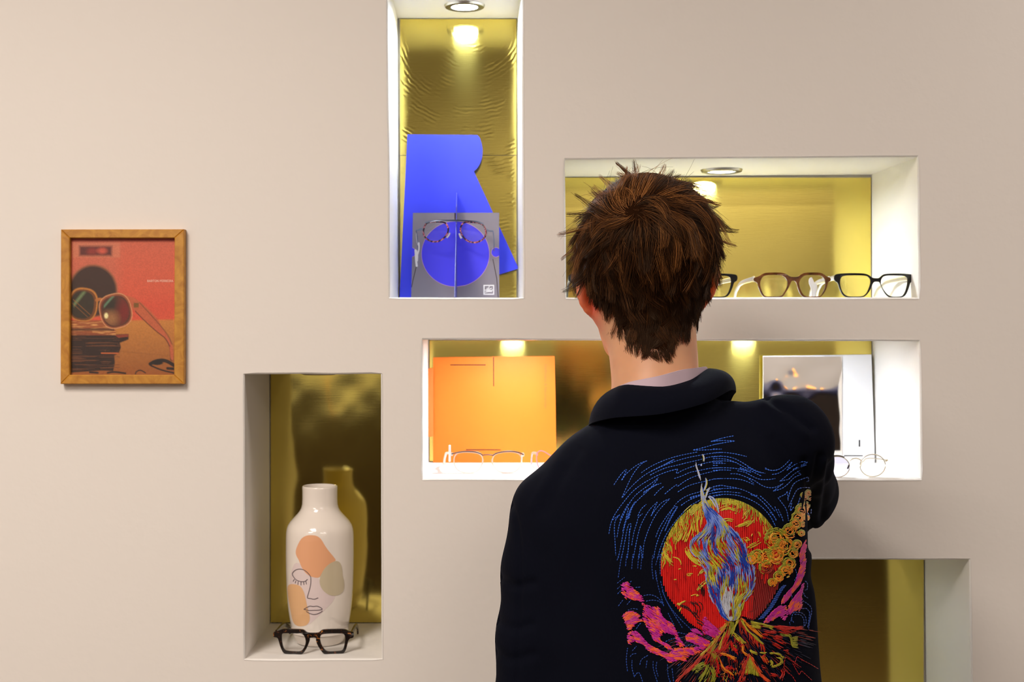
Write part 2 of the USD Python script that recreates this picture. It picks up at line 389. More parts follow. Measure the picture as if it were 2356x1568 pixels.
# spectacles
usdkit.material(stage, '/World/Looks/tortoise', {'g': ('geometry', {}), 'n': ('noise_texture', {'scale': 150.0, 'detail': 2.0, 'distortion': 1.0}), 'c': ('rgb_ramp', {'ramp': [(0.0, (0.006, 0.004, 0.004)), (0.60, (0.010, 0.006, 0.005)), (0.66, (0.10, 0.03, 0.01)), (0.74, (0.55, 0.22, 0.05)), (1.0, (0.7, 0.35, 0.1))]}),
    'p': ('principled_bsdf', {'roughness': 0.15})}, [('g.position', 'n.vector'), ('n.fac', 'c.fac'), ('c.color', 'p.base_color')], surface='p.BSDF')
usdkit.material(stage, '/World/Looks/pink_tortoise', {'g': ('geometry', {}), 'n': ('noise_texture', {'scale': 120.0, 'detail': 1.5, 'distortion': 1.2}), 'c': ('rgb_ramp', {'ramp': [(0.0, (0.01, 0.008, 0.02)), (0.50, (0.02, 0.012, 0.03)), (0.54, (0.45, 0.06, 0.07)), (0.60, (0.65, 0.28, 0.35)), (0.64, (0.05, 0.02, 0.04)), (0.75, (0.1, 0.05, 0.06)), (0.8, (0.9, 0.6, 0.65))]}),
    'p': ('principled_bsdf', {'roughness': 0.12})}, [('g.position', 'n.vector'), ('n.fac', 'c.fac'), ('c.color', 'p.base_color')], surface='p.BSDF')
mat('black_acetate', (0.007, 0.007, 0.008), 0.15)
usdkit.material(stage, '/World/Looks/brown_acetate', {'g': ('geometry', {}), 'n': ('noise_texture', {'scale': 60.0, 'detail': 2.0}), 'c': ('rgb_ramp', {'ramp': [(0.3, (0.05, 0.016, 0.006)), (0.55, (0.16, 0.055, 0.015)), (0.75, (0.42, 0.17, 0.04))]}),
    'p': ('principled_bsdf', {'roughness': 0.12, 'coat_weight': 0.5})}, [('g.position', 'n.vector'), ('n.fac', 'c.fac'), ('c.color', 'p.base_color')], surface='p.BSDF')
mat('amber_edge', (0.55, 0.24, 0.06), 0.12)
mat('crystal_acetate', (0.90, 0.90, 0.93), 0.08, transmission_weight=0.75, ior=1.3)
mat('clear_acetate', (0.96, 0.92, 0.88), 0.1, transmission_weight=0.55, ior=1.25)
mat('pink_acetate', (0.95, 0.50, 0.62), 0.1, transmission_weight=0.35, ior=1.3)
mat('gunmetal', (0.10, 0.09, 0.09), 0.3, metallic=0.8)
mat('gold_wire', (0.72, 0.62, 0.42), 0.25, metallic=1.0)
mat('blue_steel', (0.17, 0.21, 0.30), 0.35, metallic=0.6)
mat('white_plastic', (0.85, 0.85, 0.86), 0.3)

# ------------------------------------------------------------------ framed poster
pf = thing('framed_poster', 'small wooden framed poster of sunglasses hanging on the left of the wall', 'picture', P(282, 883, 0))
FY = -0.016
O = [(140, 527.5), (423.5, 527), (423, 883), (139, 883)]
I = [(160, 547), (401.5, 547), (400.5, 862), (159.5, 862)]
def chunky(quad, y0, y1, bev=0.0012):
    """A rail: the quad in pixels at depth y0, extruded back to y1, with small bevels."""
    a = np.array([P(*q, y0) for q in quad]); c = a.mean(0)
    def at(y, s): return np.column_stack([c[0] + (a[:, 0] - c[0]) * s, np.full(4, y), c[2] + (a[:, 2] - c[2]) * s])
    L = min(np.linalg.norm(a[1] - a[0]), np.linalg.norm(a[2] - a[1]), np.linalg.norm(a[3] - a[0]))
    n = (np.roll(a, -1, 0) - a)[:, [0, 2]]; n = np.column_stack([n[:, 1], -n[:, 0]]); n /= np.linalg.norm(n, axis=1, keepdims=True)
    if np.sum(n * (a - c)[:, [0, 2]]) < 0: n = -n
    m = n + np.roll(n, 1, 0); m /= np.maximum(np.sum(m * n, 1, keepdims=True), 0.3)
    ins = a.copy(); ins[:, 0] -= m[:, 0] * bev; ins[:, 2] -= m[:, 1] * bev
    mid = a.copy(); mid[:, 1] = y0 + bev
    bk = a.copy(); bk[:, 1] = y1
    return trimesh.convex.convex_hull(np.vstack([ins, mid, bk]))
for k in range(4):
    obj('frame_rail', chunky([O[k], O[(k + 1) % 4], I[(k + 1) % 4], I[k]], FY, -0.0006), 'pine_frame', pf)
# the print: colours of flat shapes with soft edges, evaluated on a fine grid (coordinates of a 3.92 times enlarged crop)
nx, ny = 242, 316
gx, gy = np.meshgrid(np.linspace(158, 403, nx), np.linspace(545, 864, ny))
zx, zy = (gx - 110) * 3.9206, (gy - 500) * 3.9206
img = np.zeros((ny, nx, 3))
def lc(*c): return np.array(lin(*c))
def mixin(mask, col):
    global img
    img = img * (1 - mask[..., None]) + np.asarray(col) * mask[..., None]
def soft(d, w): return np.clip(0.5 - d / (2 * w), 0, 1) ** 1.0
def ell(cx, cy, rx, ry): return (np.hypot((zx - cx) / rx, (zy - cy) / ry) - 1) * min(rx, ry)
def sup(cx, cy, rx, ry, rot=0.0, e=2.6):
    c, s_ = math.cos(rot), math.sin(rot); u, w_ = (zx - cx) * c + (zy - cy) * s_, -(zx - cx) * s_ + (zy - cy) * c
    return ((np.abs(u / rx) ** e + np.abs(w_ / ry) ** e) ** (1 / e) - 1) * min(rx, ry)
def rect_(x0, y0, x1, y1): return np.maximum(np.maximum(x0 - zx, zx - x1), np.maximum(y0 - zy, zy - y1))
PTS = shapely.points(zx.ravel(), zy.ravel())
def pol(pts, smooth=2):
    g = Polygon(chaikin(pts, smooth)).buffer(0)
    ins = shapely.contains(g, PTS); d = shapely.distance(g.exterior if isinstance(g, Polygon) else g.boundary, PTS)
    return np.where(ins, -d, d).reshape(zx.shape)
def lined(pts, w, smooth=2):
    return shapely.distance(LineString(chaikin(pts, smooth, False)), PTS).reshape(zx.shape) - w
grain = meshkit.fbm(np.stack([zx / 9, zy / 9, 0 * zx], -1), 3, 4) - 0.5
t = np.clip((zy - 185) / 740, 0, 1)[..., None]
img[:] = lc(205, 92, 74) * (1 - t) + lc(214, 78, 58) * t
mixin(soft(zx - 640, 60) * soft(zy - 660, 40) * 0.45, lc(196, 104, 90))
mixin(soft(rect_(225, 228, 650, 360), 8) * 0.5, lc(212, 122, 100))
mixin(soft(rect_(285, 258, 578, 345), 14), lc(96, 36, 34))
mixin(soft(ell(400, 305, 45, 30), 16) * .8, lc(150, 45, 40)); mixin(soft(ell(490, 300, 40, 26), 14) * .9, lc(214, 84, 70))
mixin(soft(zy - 212, 10), lc(160, 58, 52))
mixin(soft(np.abs(zy - 800 - 0 * zx) - 60, 70) * soft(700 - zx, 200) * 0.3, lc(205, 60, 52))
tt = np.clip((zy - 925) / 480, 0, 1)[..., None]
mixin(soft(925 - zy - (zx - 900) * 0.02, 10), lc(196, 118, 60) * (1 - tt) + lc(150, 78, 34) * tt)
mixin(soft(np.abs(zy - 1210 - (zx - 700) * 0.09) - 3, 4) * (zx > 640) * .35, lc(120, 66, 30))
mixin(soft(ell(408, 660, 222, 236), 10), lc(150, 84, 62)); mixin(soft(ell(408, 664, 208, 226), 10), lc(62, 34, 28))
mixin(soft(pol([(190, 1030), (600, 1055), (728, 1050), (728, 1100), (650, 1130), (660, 1170), (640, 1225), (600, 1245), (605, 1310), (590, 1385), (480, 1380), (190, 1400)], 0), 5), lc(46, 22, 14))
st = (meshkit.noise(np.stack([zx / 130, zy / 5.5, 0 * zx], -1), 2) > .66)
mixin(st * soft(rect_(200, 1065, 650, 1380), 5) * .55, lc(120, 62, 34))
mixin(soft(pol([(600, 1060), (725, 1052), (728, 1075), (640, 1085)], 0), 3), lc(140, 52, 36))
mixin(soft(np.abs(zy - 1222 - (zx - 400) * .01) - 6, 4) * soft(rect_(480, 1200, 640, 1240), 4), lc(196, 92, 52))
mixin(soft(rect_(190, 925, 612, 1062), 6) * .85, lc(150, 70, 44))
mixin((np.clip(meshkit.noise(np.stack([zx / 60, zy / 6.5, 0 * zx + 5], -1), 2) * 2.6 - 1.2, 0, 1) * soft(rect_(190, 930, 612, 1058), 6)) * .7, lc(232, 158, 104))
mixin(soft(np.abs(zy - 1010) - 12, 6) * soft(rect_(190, 980, 600, 1030), 4) * .8, lc(70, 32, 20))
mixin(soft(lined([(1060, 1060), (1100, 1130), (1115, 1200), (1118, 1280)], 14), 4), lc(104, 48, 28))
mixin(soft(pol([(690, 690), (820, 742), (985, 900), (1015, 965), (1090, 1075), (1128, 1150), (1136, 1290), (1108, 1285), (1098, 1150), (1055, 1080), (1000, 1045), (870, 925), (770, 830), (720, 770)]), 4), lc(190, 88, 62))
mixin(soft(lined([(790, 845), (870, 930), (1000, 1045), (1060, 1085), (1100, 1160)], 4), 4), lc(96, 40, 26))
mixin(soft(lined([(830, 770), (960, 910), (1080, 1050), (1120, 1140)], 5), 4) * .7, lc(110, 60, 34))
mixin(soft(rect_(775, 770, 820, 812), 5), lc(120, 76, 30))
mixin(soft(sup(318, 785, 132, 152, .12), 4), lc(190, 112, 52)); mixin(soft(sup(318, 788, 118, 139, .12), 3), lc(112, 58, 26)); mixin(soft(sup(312, 788, 103, 124, .12), 4), lc(54, 38, 28))
mixin(soft(np.abs((zx - 290) + (zy - 720) * .8) - 16, 14) * soft(ell(315, 770, 85, 105), 8) * .7, lc(128, 138, 104))
mixin(soft(np.abs((zx - 330) * .9 - (zy - 830)) - 4, 4) * soft(ell(315, 790, 98, 124), 4) * .6, lc(170, 96, 46))
mixin(soft(np.abs((zx - 330) * .9 - (zy - 870)) - 4, 4) * soft(ell(315, 790, 98, 124), 4) * .5, lc(170, 96, 46))
mixin(soft(lined([(440, 745), (470, 735), (505, 745)], 14), 4), lc(180, 100, 50))
mixin(soft(sup(612, 842, 146, 158, -.25), 4), lc(214, 138, 106)); mixin(soft(sup(612, 843, 139, 150, -.25), 3), lc(150, 72, 46)); mixin(soft(sup(612, 846, 128, 138, -.25), 4), lc(88, 42, 30))
mixin(soft(ell(560, 780, 80, 70), 40) * soft(ell(612, 848, 120, 130), 4) * .8, lc(34, 34, 26))
mixin(soft(ell(690, 850, 60, 110), 40) * soft(ell(612, 848, 122, 132), 4) * .8, lc(128, 26, 24))
mixin(soft(ell(570, 910, 60, 60), 40) * soft(ell(612, 848, 120, 130), 4) * .7, lc(176, 112, 76))
mixin(soft(np.abs((zx - 540) + (zy - 765) * .9) - 12, 10) * soft(ell(590, 800, 85, 90), 6) * .7, lc(112, 140, 120))
mixin(soft(ell(527, 885, 17, 24), 6), lc(244, 214, 172))
for cc in (([(925, 1320), (980, 1290), (1060, 1285), (1150, 1340)], 16), ([(930, 1335), (1020, 1375), (1150, 1405)], 7), ([(1080, 1360), (1150, 1365)], 12), ([(540, 1400), (600, 1390), (700, 1405)], 8), ([(790, 1410), (800, 1385), (840, 1375), (880, 1400)], 5), ([(380, 1395), (450, 1400)], 9)):
    mixin(soft(lined(*cc), 4), lc(38, 20, 14))
mixin(soft(ell(985, 1308, 55, 22), 4), lc(30, 17, 12))
img = np.clip(img * np.array([0.98, 1.16, 0.90]) * (1 + 0.35 * grain[..., None]), 0, 1)
PY = -0.006
s = (PY + D) / F
v = np.column_stack([((gx - CX) * s).ravel(), np.full(gx.size, PY), (ZC - (gy - CY) * s).ravel()])
ix = np.arange(gx.size).reshape(ny, nx)
q = [ix[:-1, :-1].ravel(), ix[1:, :-1].ravel(), ix[1:, 1:].ravel(), ix[:-1, 1:].ravel()]
pr = obj('print', (v, np.vstack([np.column_stack([q[0], q[1], q[2]]), np.column_stack([q[0], q[2], q[3]])])), 'printed_paper', pf, cd=img.reshape(-1, 3))
obj('backing_board', box(P(157, 0, 0)[0], P(404, 0, 0)[0], -0.0055, -0.001, P(0, 866)[2], P(0, 543)[2]), 'card_edge', pf)
def lettering(text, px, py, length_px, height_px, y, down=False, bold=False, depth=0.0003):
    """Raised print: starts at the pixel (px, py) of depth y; down: read from top to bottom."""
    m = meshkit.text_mesh(text, 1.0, 1.0, bold)
    v = np.array(m.vertices); s = (y + D) / F
    a = v[:, 0] / v[:, 0].max() * length_px; b = v[:, 1] * height_px
    o = P(px, py, y)
    w = np.column_stack([o[0] + (b if down else a) * s, o[1] - depth * v[:, 2], o[2] + (-a if down else b) * s])
    return w, np.array(m.faces)
obj('lettering', lettering('BARTON PERREIRA', 338.3, 648.3, 60.5, 4.9, PY - .0001, bold=True), 'white_ink', pr)
obj('pane', box(P(159, 0, 0)[0], P(402, 0, 0)[0], -0.0095, -0.0085, P(0, 863)[2], P(0, 546)[2]), 'poster_pane', pf)

# ------------------------------------------------------------------ vase with a line-drawn face
VX, VY = P(736, 0, 0.116)[0], 0.116
VZ = P(0, 1514)[2]
vs = (VY + D) / F
prof_px = [(1475, 50), (1473, 53.5), (1469, 56), (1455, 61.5), (1440, 65), (1420, 69), (1400, 72), (1380, 74), (1350, 76), (1310, 77.3), (1270, 77.8), (1235, 77.6), (1222, 77), (1213, 75.6), (1205, 72.6), (1196, 66.5), (1188, 59), (1180, 51.5), (1173, 46), (1166, 42.6), (1158, 40.8), (1145, 40.2), (1128, 40.2), (1121, 40.6), (1117.5, 40.2), (1116, 39.2)]
zb = P(0, 1475, VY)[2]
pr_o = [(r * vs, P(0, py, VY)[2] - zb) for py, r in prof_px]
top = pr_o[-1][1]
prof = [(0.0005, 0.0)] + pr_o + [(pr_o[-1][0] - .0012, top + .0002), (pr_o[-1][0] - .003, top - .001), (pr_o[-1][0] - .0034, top - .03), (pr_o[-1][0] + .004, top - .06), (0.05, top - .1), (0.05, .02), (0.0005, .015)]
vase = thing('ceramic_vase', 'white glazed vase with a line drawn face and peach shapes in the left niche', 'vase', (VX, VY, VZ))
body = obj('body', lathe(prof, (VX, VY, VZ), 96), 'glazed_ceramic', vase, smooth=50)
rz = np.array([p[1] for p in pr_o]); rr = np.array([p[0] for p in pr_o])
def on_vase(pts, off):
    pts = np.asarray(pts, float); y = np.full(len(pts), VY - .05)
    for _ in range(6):
        s = (y + D) / F
        X, Z = (pts[:, 0] - CX) * s, ZC - (pts[:, 1] - CY) * s
        r = np.interp(Z - VZ, rz, rr) + off
        y = VY - np.sqrt(np.maximum(r * r - (X - VX) ** 2, 1e-8))
    return np.column_stack([X, y, Z])
def decal(poly_px, off):
    x0, y0, x1, y1 = poly_px.bounds; parts = []
    for a in np.arange(x0, x1, 4.0):
        for b in np.arange(y0, y1, 14.0):
            for g in polys(poly_px.intersection(sbox(a, b, a + 4, b + 14))):
                v, f = tri(g); parts.append((on_vase(v, off), f[:, ::-1]))
    return cat(parts)
Z6 = lambda pts: zoomed(pts, 640, 1090, 4.48)
blob = {
    'print_lilac': [(190, 880), (330, 1040), (430, 1080), (600, 1200), (580, 1300), (480, 1400), (380, 1500), (300, 1568), (150, 1540), (110, 1200), (130, 1000)],
    'print_orange': [(340, 628), (400, 635), (445, 670), (480, 735), (520, 790), (570, 850), (600, 890), (560, 910), (500, 950), (450, 1020), (425, 1072), (340, 1060), (280, 1020), (235, 950), (215, 890), (185, 840), (178, 790), (205, 720), (240, 660), (290, 632)],
    'print_tan': [(92, 1140), (160, 1130), (230, 1150), (265, 1210), (285, 1290), (300, 1370), (330, 1470), (320, 1530), (280, 1565), (200, 1570), (150, 1530), (125, 1400), (100, 1260)],
    'print_grey': [(600, 890), (640, 910), (660, 970), (665, 1050), (685, 1120), (680, 1190), (650, 1235), (580, 1258), (520, 1245), (460, 1200), (425, 1130), (430, 1060), (470, 980), (530, 920)]}
for i, (m, pts) in enumerate(blob.items()):
    obj('painted_shape', decal(Polygon(chaikin(Z6(pts), 2)).buffer(0), .0002 + .00012 * i), m, body, smooth=True)
strokes = [[(335, 1060), (310, 1020), (265, 985), (215, 975), (170, 990), (140, 1025), (160, 1065), (190, 1095), (240, 1110), (280, 1105), (300, 1085)],
           [(335, 1060), (337, 1130), (320, 1200), (298, 1270), (305, 1280), (330, 1280), (370, 1292), (410, 1275)],
           [(265, 1392), (310, 1365), (330, 1358), (360, 1365), (400, 1358), (430, 1370), (462, 1392), (420, 1402), (360, 1403), (310, 1405), (265, 1392)],
           [(290, 1415), (330, 1440), (380, 1448), (430, 1430), (455, 1410)]] + [[a, b] for a, b in (((165, 1085), (155, 1103)), ((182, 1100), (175, 1122)), ((205, 1110), (203, 1138)), ((235, 1113), (235, 1142)), ((262, 1110), (265, 1138)), ((285, 1105), (290, 1133)))]
lines = unary_union([LineString(chaikin(Z6(p), 3, False)).buffer(0.75) for p in strokes])
obj('painted_line', decal(lines, .0008), 'print_line', body, smooth=True)
# ------------------------------------------------------------------ spectacles
def wrap(xc, k=1.6):
    return lambda X, Z: k * (X - xc) ** 2
def bevelled(poly, y, t, lift, b_px=0.45):
    """A frame front: its full outline through the middle, slightly drawn in at both faces."""
    a = slab(poly, y + t * .22, t * .56, lift)
    g = poly.buffer(-b_px)
    return cat([a, slab(g, y, t, lift)]) if not g.is_empty else a
def temple(h, y0, lift, zf, length=0.10, drop=0.034, inx=0.0, w0=0.010, thick=0.0034, tipx=0.0):
    """An arm from the hinge h (x, z) straight back, then bent down to the floor zf."""
    x, z = h; yy = y0 + lift
    p = [(x, yy, z), (x + inx * .3, yy + length * .35, z - .001), (x + inx * .7, yy + length * .75, z - .003), (x + inx, yy + length, z - .006),
         (x + inx + tipx * .3, yy + length + drop * .35, z - .012), (x + inx + tipx * .7, yy + length + drop * .75, (z + zf) / 2), (x + inx + tipx, yy + length + drop, zf + .004)]
    p = chaikin(p, 3, False)
    w = np.interp(np.linspace(0, 1, len(p)), [0, .15, .6, .85, 1], [w0, w0 * .8, w0 * .62, w0 * .8, w0 * .75])
    return p, w, thick
def spectacles(name, label, group, outer, inners, y0, front, lens='clear_pane', arm=None, zf=None, thick=0.004, hinges=None, wrap_k=1.6, arm_kw=({}, {}), arms=True, lens_inset=0.0):
    O_ = Polygon(chaikin(outer, 2)).buffer(0.6); I_ = [Polygon(chaikin(i, 2)).buffer(-0.5) for i in inners]
    x0, _, x1, y1 = O_.bounds
    xc = P((x0 + x1) / 2, 0, y0)[0]; lift = wrap(xc, wrap_k)
    loc = (xc, y0, zf if zf is not None else P(0, y1, y0)[2])
    t = thing(name, label, 'spectacles', loc, group)
    fr = O_
    for i in I_: fr = fr.difference(i)
    dense = fr.segmentize(4.0)
    obj('frame_front', bevelled(dense, y0, thick, lift), front, t, smooth=35)
    for i in I_:
        obj('lens', slab(i.buffer(0.5 - lens_inset).segmentize(6.0), y0 + thick * .4, 0.0012, lift), lens, t)
    if arms:
        for k, h in enumerate(hinges):
            hp = P(h[0], h[1], y0)
            p, w, th = temple((hp[0], hp[2]), y0 + thick, lift(hp[0], 0), loc[2], **arm_kw[k])
            obj('temple', tube(p, 0, flat=(th, w)), arm or front, t, smooth=40)
    return t
# tortoiseshell pair in front of the vase
Z5 = lambda pts: zoomed(pts, 600, 1400, 9.0615)
spectacles('spectacles', 'dark tortoiseshell spectacles standing in front of the white vase', None,
    Z5([(250, 505), (250, 560), (252, 605), (345, 612), (370, 690), (400, 800), (450, 905), (490, 940), (560, 945), (800, 947), (850, 942), (895, 910), (960, 800), (1005, 690), (1020, 640), (1010, 600), (1085, 592), (1165, 600), (1150, 640), (1180, 740), (1240, 840), (1300, 920), (1350, 946), (1450, 950), (1640, 950), (1700, 943), (1745, 905), (1780, 820), (1822, 628), (1920, 622), (1924, 560), (1922, 498), (1840, 490), (1760, 445), (1690, 432), (1500, 430), (1330, 432), (1265, 445), (1215, 500), (1090, 505), (960, 500), (905, 445), (850, 430), (660, 428), (490, 430), (420, 446), (345, 482)]),
    [Z5([(425, 545), (445, 520), (480, 512), (660, 510), (840, 512), (890, 535), (925, 590), (945, 680), (925, 770), (880, 850), (835, 888), (780, 898), (660, 895), (530, 890), (480, 860), (445, 780), (425, 650)]),
     Z5([(1230, 600), (1245, 550), (1290, 518), (1500, 512), (1700, 517), (1742, 545), (1760, 600), (1755, 700), (1735, 800), (1705, 872), (1660, 893), (1530, 897), (1400, 897), (1340, 870), (1280, 790), (1240, 700)])],
    0.029, 'tortoise', zf=P(0, 1514)[2], thick=0.0045, hinges=[(633, 1459), (806.5, 1462)], arm_kw=({'tipx': .006, 'drop': .03, 'length': .098}, {'tipx': .0, 'drop': .028, 'length': .098}))
# four pairs in the wide upper niche
Z4 = lambda pts: zoomed(pts, 1640, 600, 4.908)
ZU = P(0, 684)[2]
BL_O = [(1386, 190), (1390, 160), (1420, 145), (1560, 138), (1700, 141), (1760, 157), (1800, 193), (1840, 198), (1880, 197), (1915, 162), (1950, 146), (2130, 142), (2240, 150), (2272, 158), (2282, 185), (2275, 222), (2242, 236), (2225, 300), (2190, 380), (2150, 408), (2080, 412), (2020, 412), (1970, 395), (1925, 330), (1893, 250), (1880, 233), (1850, 230), (1820, 233), (1800, 260), (1775, 330), (1730, 390), (1690, 408), (1610, 411), (1530, 410), (1480, 390), (1445, 320), (1425, 240), (1392, 225)]
BL_I = [[(1450, 190), (1480, 162), (1600, 158), (1730, 162), (1765, 182), (1787, 220), (1780, 270), (1750, 350), (1715, 390), (1680, 402), (1610, 404), (1540, 402), (1495, 385), (1460, 330), (1442, 250)],
        [(1893, 240), (1905, 192), (1940, 163), (2060, 160), (2170, 163), (2205, 182), (2217, 220), (2205, 300), (2175, 375), (2140, 402), (2080, 405), (2020, 404), (1975, 385), (1930, 330), (1903, 280)]]
BR_O = [(472, 188), (520, 180), (560, 150), (600, 134), (690, 131), (780, 133), (830, 150), (872, 180), (915, 184), (960, 182), (1000, 150), (1040, 134), (1130, 131), (1220, 133), (1260, 150), (1300, 180), (1342, 186), (1342, 225), (1310, 232), (1300, 285), (1270, 350), (1230, 398), (1200, 410), (1120, 411), (1040, 410), (1000, 390), (965, 320), (947, 245), (930, 224), (910, 220), (890, 222), (875, 250), (850, 310), (800, 390), (770, 410), (680, 411), (590, 410), (560, 380), (525, 300), (510, 237), (474, 225)]
BR_I = [[(545, 215), (565, 177), (600, 157), (690, 154), (770, 157), (812, 177), (840, 215), (850, 260), (830, 320), (790, 385), (760, 400), (680, 403), (600, 402), (575, 380), (550, 320), (538, 262)],
        [(975, 232), (1000, 187), (1040, 158), (1130, 155), (1220, 159), (1257, 182), (1280, 222), (1285, 270), (1270, 330), (1230, 388), (1200, 402), (1120, 404), (1050, 402), (1015, 375), (985, 312), (973, 268)]]
G = 'spectacles in a row in the wide upper niche'
spectacles('spectacles', 'black acetate spectacles at the right end of the row, against the white niche side', G, Z4(BL_O), [Z4(i) for i in BL_I], 0.03, 'black_acetate', arm='crystal_acetate', zf=ZU, hinges=[(1926, 638), (2101, 638)], thick=0.004, arm_kw=({'length': .09}, {'length': .09, 'inx': -.016, 'tipx': -.008}))
br = spectacles('spectacles', 'brown tortoise spectacles with a white paper tag, second from the right in the row', G, Z4(BR_O), [Z4(i) for i in BR_I], 0.042, 'brown_acetate', arm='crystal_acetate', zf=ZU, hinges=[(1738, 641), (1911, 641)], thick=0.004, arm_kw=({'length': .095, 'tipx': -.002, 'inx': -.006}, {'length': .095}))
tagpts = chaikin(Z4([(1090, 215), (1105, 190), (1125, 180), (1140, 210), (1150, 245), (1180, 262), (1185, 300), (1165, 350), (1160, 405), (1115, 405), (1120, 340), (1105, 290), (1090, 255)]), 2)
obj('paper_tag', slab(Polygon(tagpts), 0.075, 0.0012, lambda X, Z: 4 * (Z - ZU)**2), 'white_plastic', br, label='small folded white paper tag hanging behind the lens')
# the two half hidden black pairs repeat the black shape
def moved(pts, dx, s=1.0, cx=1835): return [(cx + (x - cx) * s + dx, y) for x, y in pts]
cx_b = 1640 + 1835 / 4.908
def shift_px(pts, x0, x1):
    a, b = 1640 + 1386 / 4.908, 1640 + 2282 / 4.908
    return [(x0 + (x - a) / (b - a) * (x1 - x0), y) for x, y in pts]
spectacles('spectacles', 'black spectacles with white temples, partly hidden behind the right ear', G, shift_px(Z4(BL_O), 1503, 1699), [shift_px(Z4(i), 1503, 1699) for i in BL_I], 0.036, 'black_acetate', arm='crystal_acetate', zf=ZU, hinges=[(1507, 641), (1695, 641)], arm_kw=({'length': .09}, {'length': .09, 'inx': -.018, 'tipx': -.006}))
spectacles('spectacles', 'black spectacles at the left end of the row, mostly hidden behind the left ear', G, shift_px(Z4(BL_O), 1308.5, 1500), [shift_px(Z4(i), 1308.5, 1500) for i in BL_I], 0.040, 'black_acetate', arm='gunmetal', zf=ZU, hinges=[(1313, 640), (1496, 640)], arm_kw=({'length': .09, 'inx': .003}, {'length': .09}))

# ------------------------------------------------------------------ wire and rimless pairs of the long niche
ZM = P(0, 1100)[2]
def ring_px(pts, y, r, n=2, lift=None, closed=True):
    p = np.array([P(a, b, y) for a, b in chaikin(pts, n, closed)])
    if lift is not None: p[:, 1] += lift(p[:, 0], p[:, 2])
    return tube(p, r, 8, closed)
Zo = lambda pts: zoomed(pts, 950, 760, 4.355)
def floor_y(py):    # depth at which the long niche's floor meets this pixel row
    return (ZC - ZM) * F / (py - CY) - D
YC = floor_y(1088)
t = thing('spectacles', 'clear acetate half-rim spectacles with a dark metal bridge in front of the orange card', 'spectacles', (P(1120, 0, YC)[0], YC, ZM))
xc = P(1120, 0, YC)[0]; lf = wrap(xc, 1.2)
LR = [[(410, 1300), (420, 1255), (450, 1228), (520, 1218), (620, 1222), (675, 1240), (700, 1275), (695, 1330), (670, 1390), (610, 1425), (510, 1428), (445, 1400), (415, 1350)],
      [(800, 1275), (825, 1240), (880, 1222), (980, 1216), (1050, 1228), (1085, 1260), (1090, 1310), (1075, 1370), (1030, 1415), (940, 1428), (860, 1415), (815, 1370), (797, 1320)]]
for l in LR:
    q = Zo(l); g = Polygon(chaikin(q, 2))
    obj('lens', slab(g.buffer(-.4).segmentize(5), YC + .001, .0012, lf), 'clear_pane', t)
    obj('rim', slab(g.buffer(1.4).difference(g.buffer(-1.0)).segmentize(4), YC - .0004, .0034, lf), 'clear_acetate', t, smooth=35)
for i, (a) in enumerate([[(388, 1238), (440, 1222), (520, 1209), (620, 1212), (680, 1230), (700, 1250)], [(800, 1250), (830, 1228), (900, 1212), (985, 1207), (1060, 1220), (1110, 1245)]]):
    obj('brow_bar', ring_px(Zo(a), YC - .0006, .0011, 2, lf, False), 'gunmetal', t, smooth=True)
obj('bridge', ring_px(Zo([(695, 1252), (715, 1244), (750, 1242), (785, 1245), (805, 1253)]), YC - .0004, .0009, 2, lf, False), 'gunmetal', t, smooth=True)
for a in ([(700, 1285), (708, 1300), (690, 1345)], [(795, 1285), (785, 1305), (803, 1350)]):
    obj('nose_pad', ring_px(Zo(a), YC + .004, .0009, 2, lf, False), 'gold_wire', t, smooth=True)
for (a, kw) in (((389, 1240), {'length': .075, 'tipx': -.004, 'inx': -.012, 'drop': .03, 'w0': .006, 'thick': .004}), ((1108, 1246), {'length': .075, 'drop': .03, 'w0': .006, 'thick': .003})):
    h = P(*Zo([a])[0], YC); p, w, th = temple((h[0], h[2]), YC, lf(h[0], 0), ZM, **kw)
    obj('temple', tube(p, 0, flat=(th, w)), 'clear_acetate', t, smooth=40)
obj('hinge_block', box(P(1032, 0, YC)[0], P(1037, 0, YC)[0], YC, YC + .012, P(0, 1062, YC)[2], P(0, 1024, YC)[2], .0008), 'white_plastic', t)
YP = floor_y(1086)
pk = [[(1236, 1062), (1236, 1045), (1241, 1038), (1249, 1038), (1262, 1046), (1280, 1058), (1284, 1072), (1274, 1084), (1254, 1086), (1242, 1078)], [(1312, 1060), (1330, 1046), (1346, 1038), (1354, 1039), (1358, 1048), (1356, 1066), (1348, 1080), (1330, 1086), (1316, 1082), (1309, 1072)]]
hull = unary_union([Polygon(chaikin(p, 2)).buffer(2.6) for p in pk] + [LineString([(1280, 1052), (1297, 1047), (1314, 1052)]).buffer(2.2)])
t = thing('spectacles', 'pink translucent spectacles beside the orange card, mostly hidden by the left shoulder', 'spectacles', (P(1297, 0, YP)[0], YP, ZM))
lf = wrap(P(1297, 0, YP)[0], 1.2); fr = hull
for p in pk: fr = fr.difference(Polygon(chaikin(p, 2)))
obj('frame_front', bevelled(fr.segmentize(4), YP, .004, lf), 'pink_acetate', t, smooth=35)
for p in pk: obj('lens', slab(Polygon(chaikin(p, 2)).buffer(.3), YP + .0015, .0012, lf), 'clear_pane', t)
for a, kw in (((1236, 1044), {'length': .07, 'inx': -.006, 'drop': .03, 'w0': .006, 'thick': .003}), ((1359, 1044), {'length': .07, 'drop': .03, 'w0': .006, 'thick': .003})):
    h = P(*a, YP); p, w, th = temple((h[0], h[2]), YP, lf(h[0], 0), ZM, **kw)
    obj('temple', tube(p, 0, flat=(th, w)), 'pink_acetate', t, smooth=40)
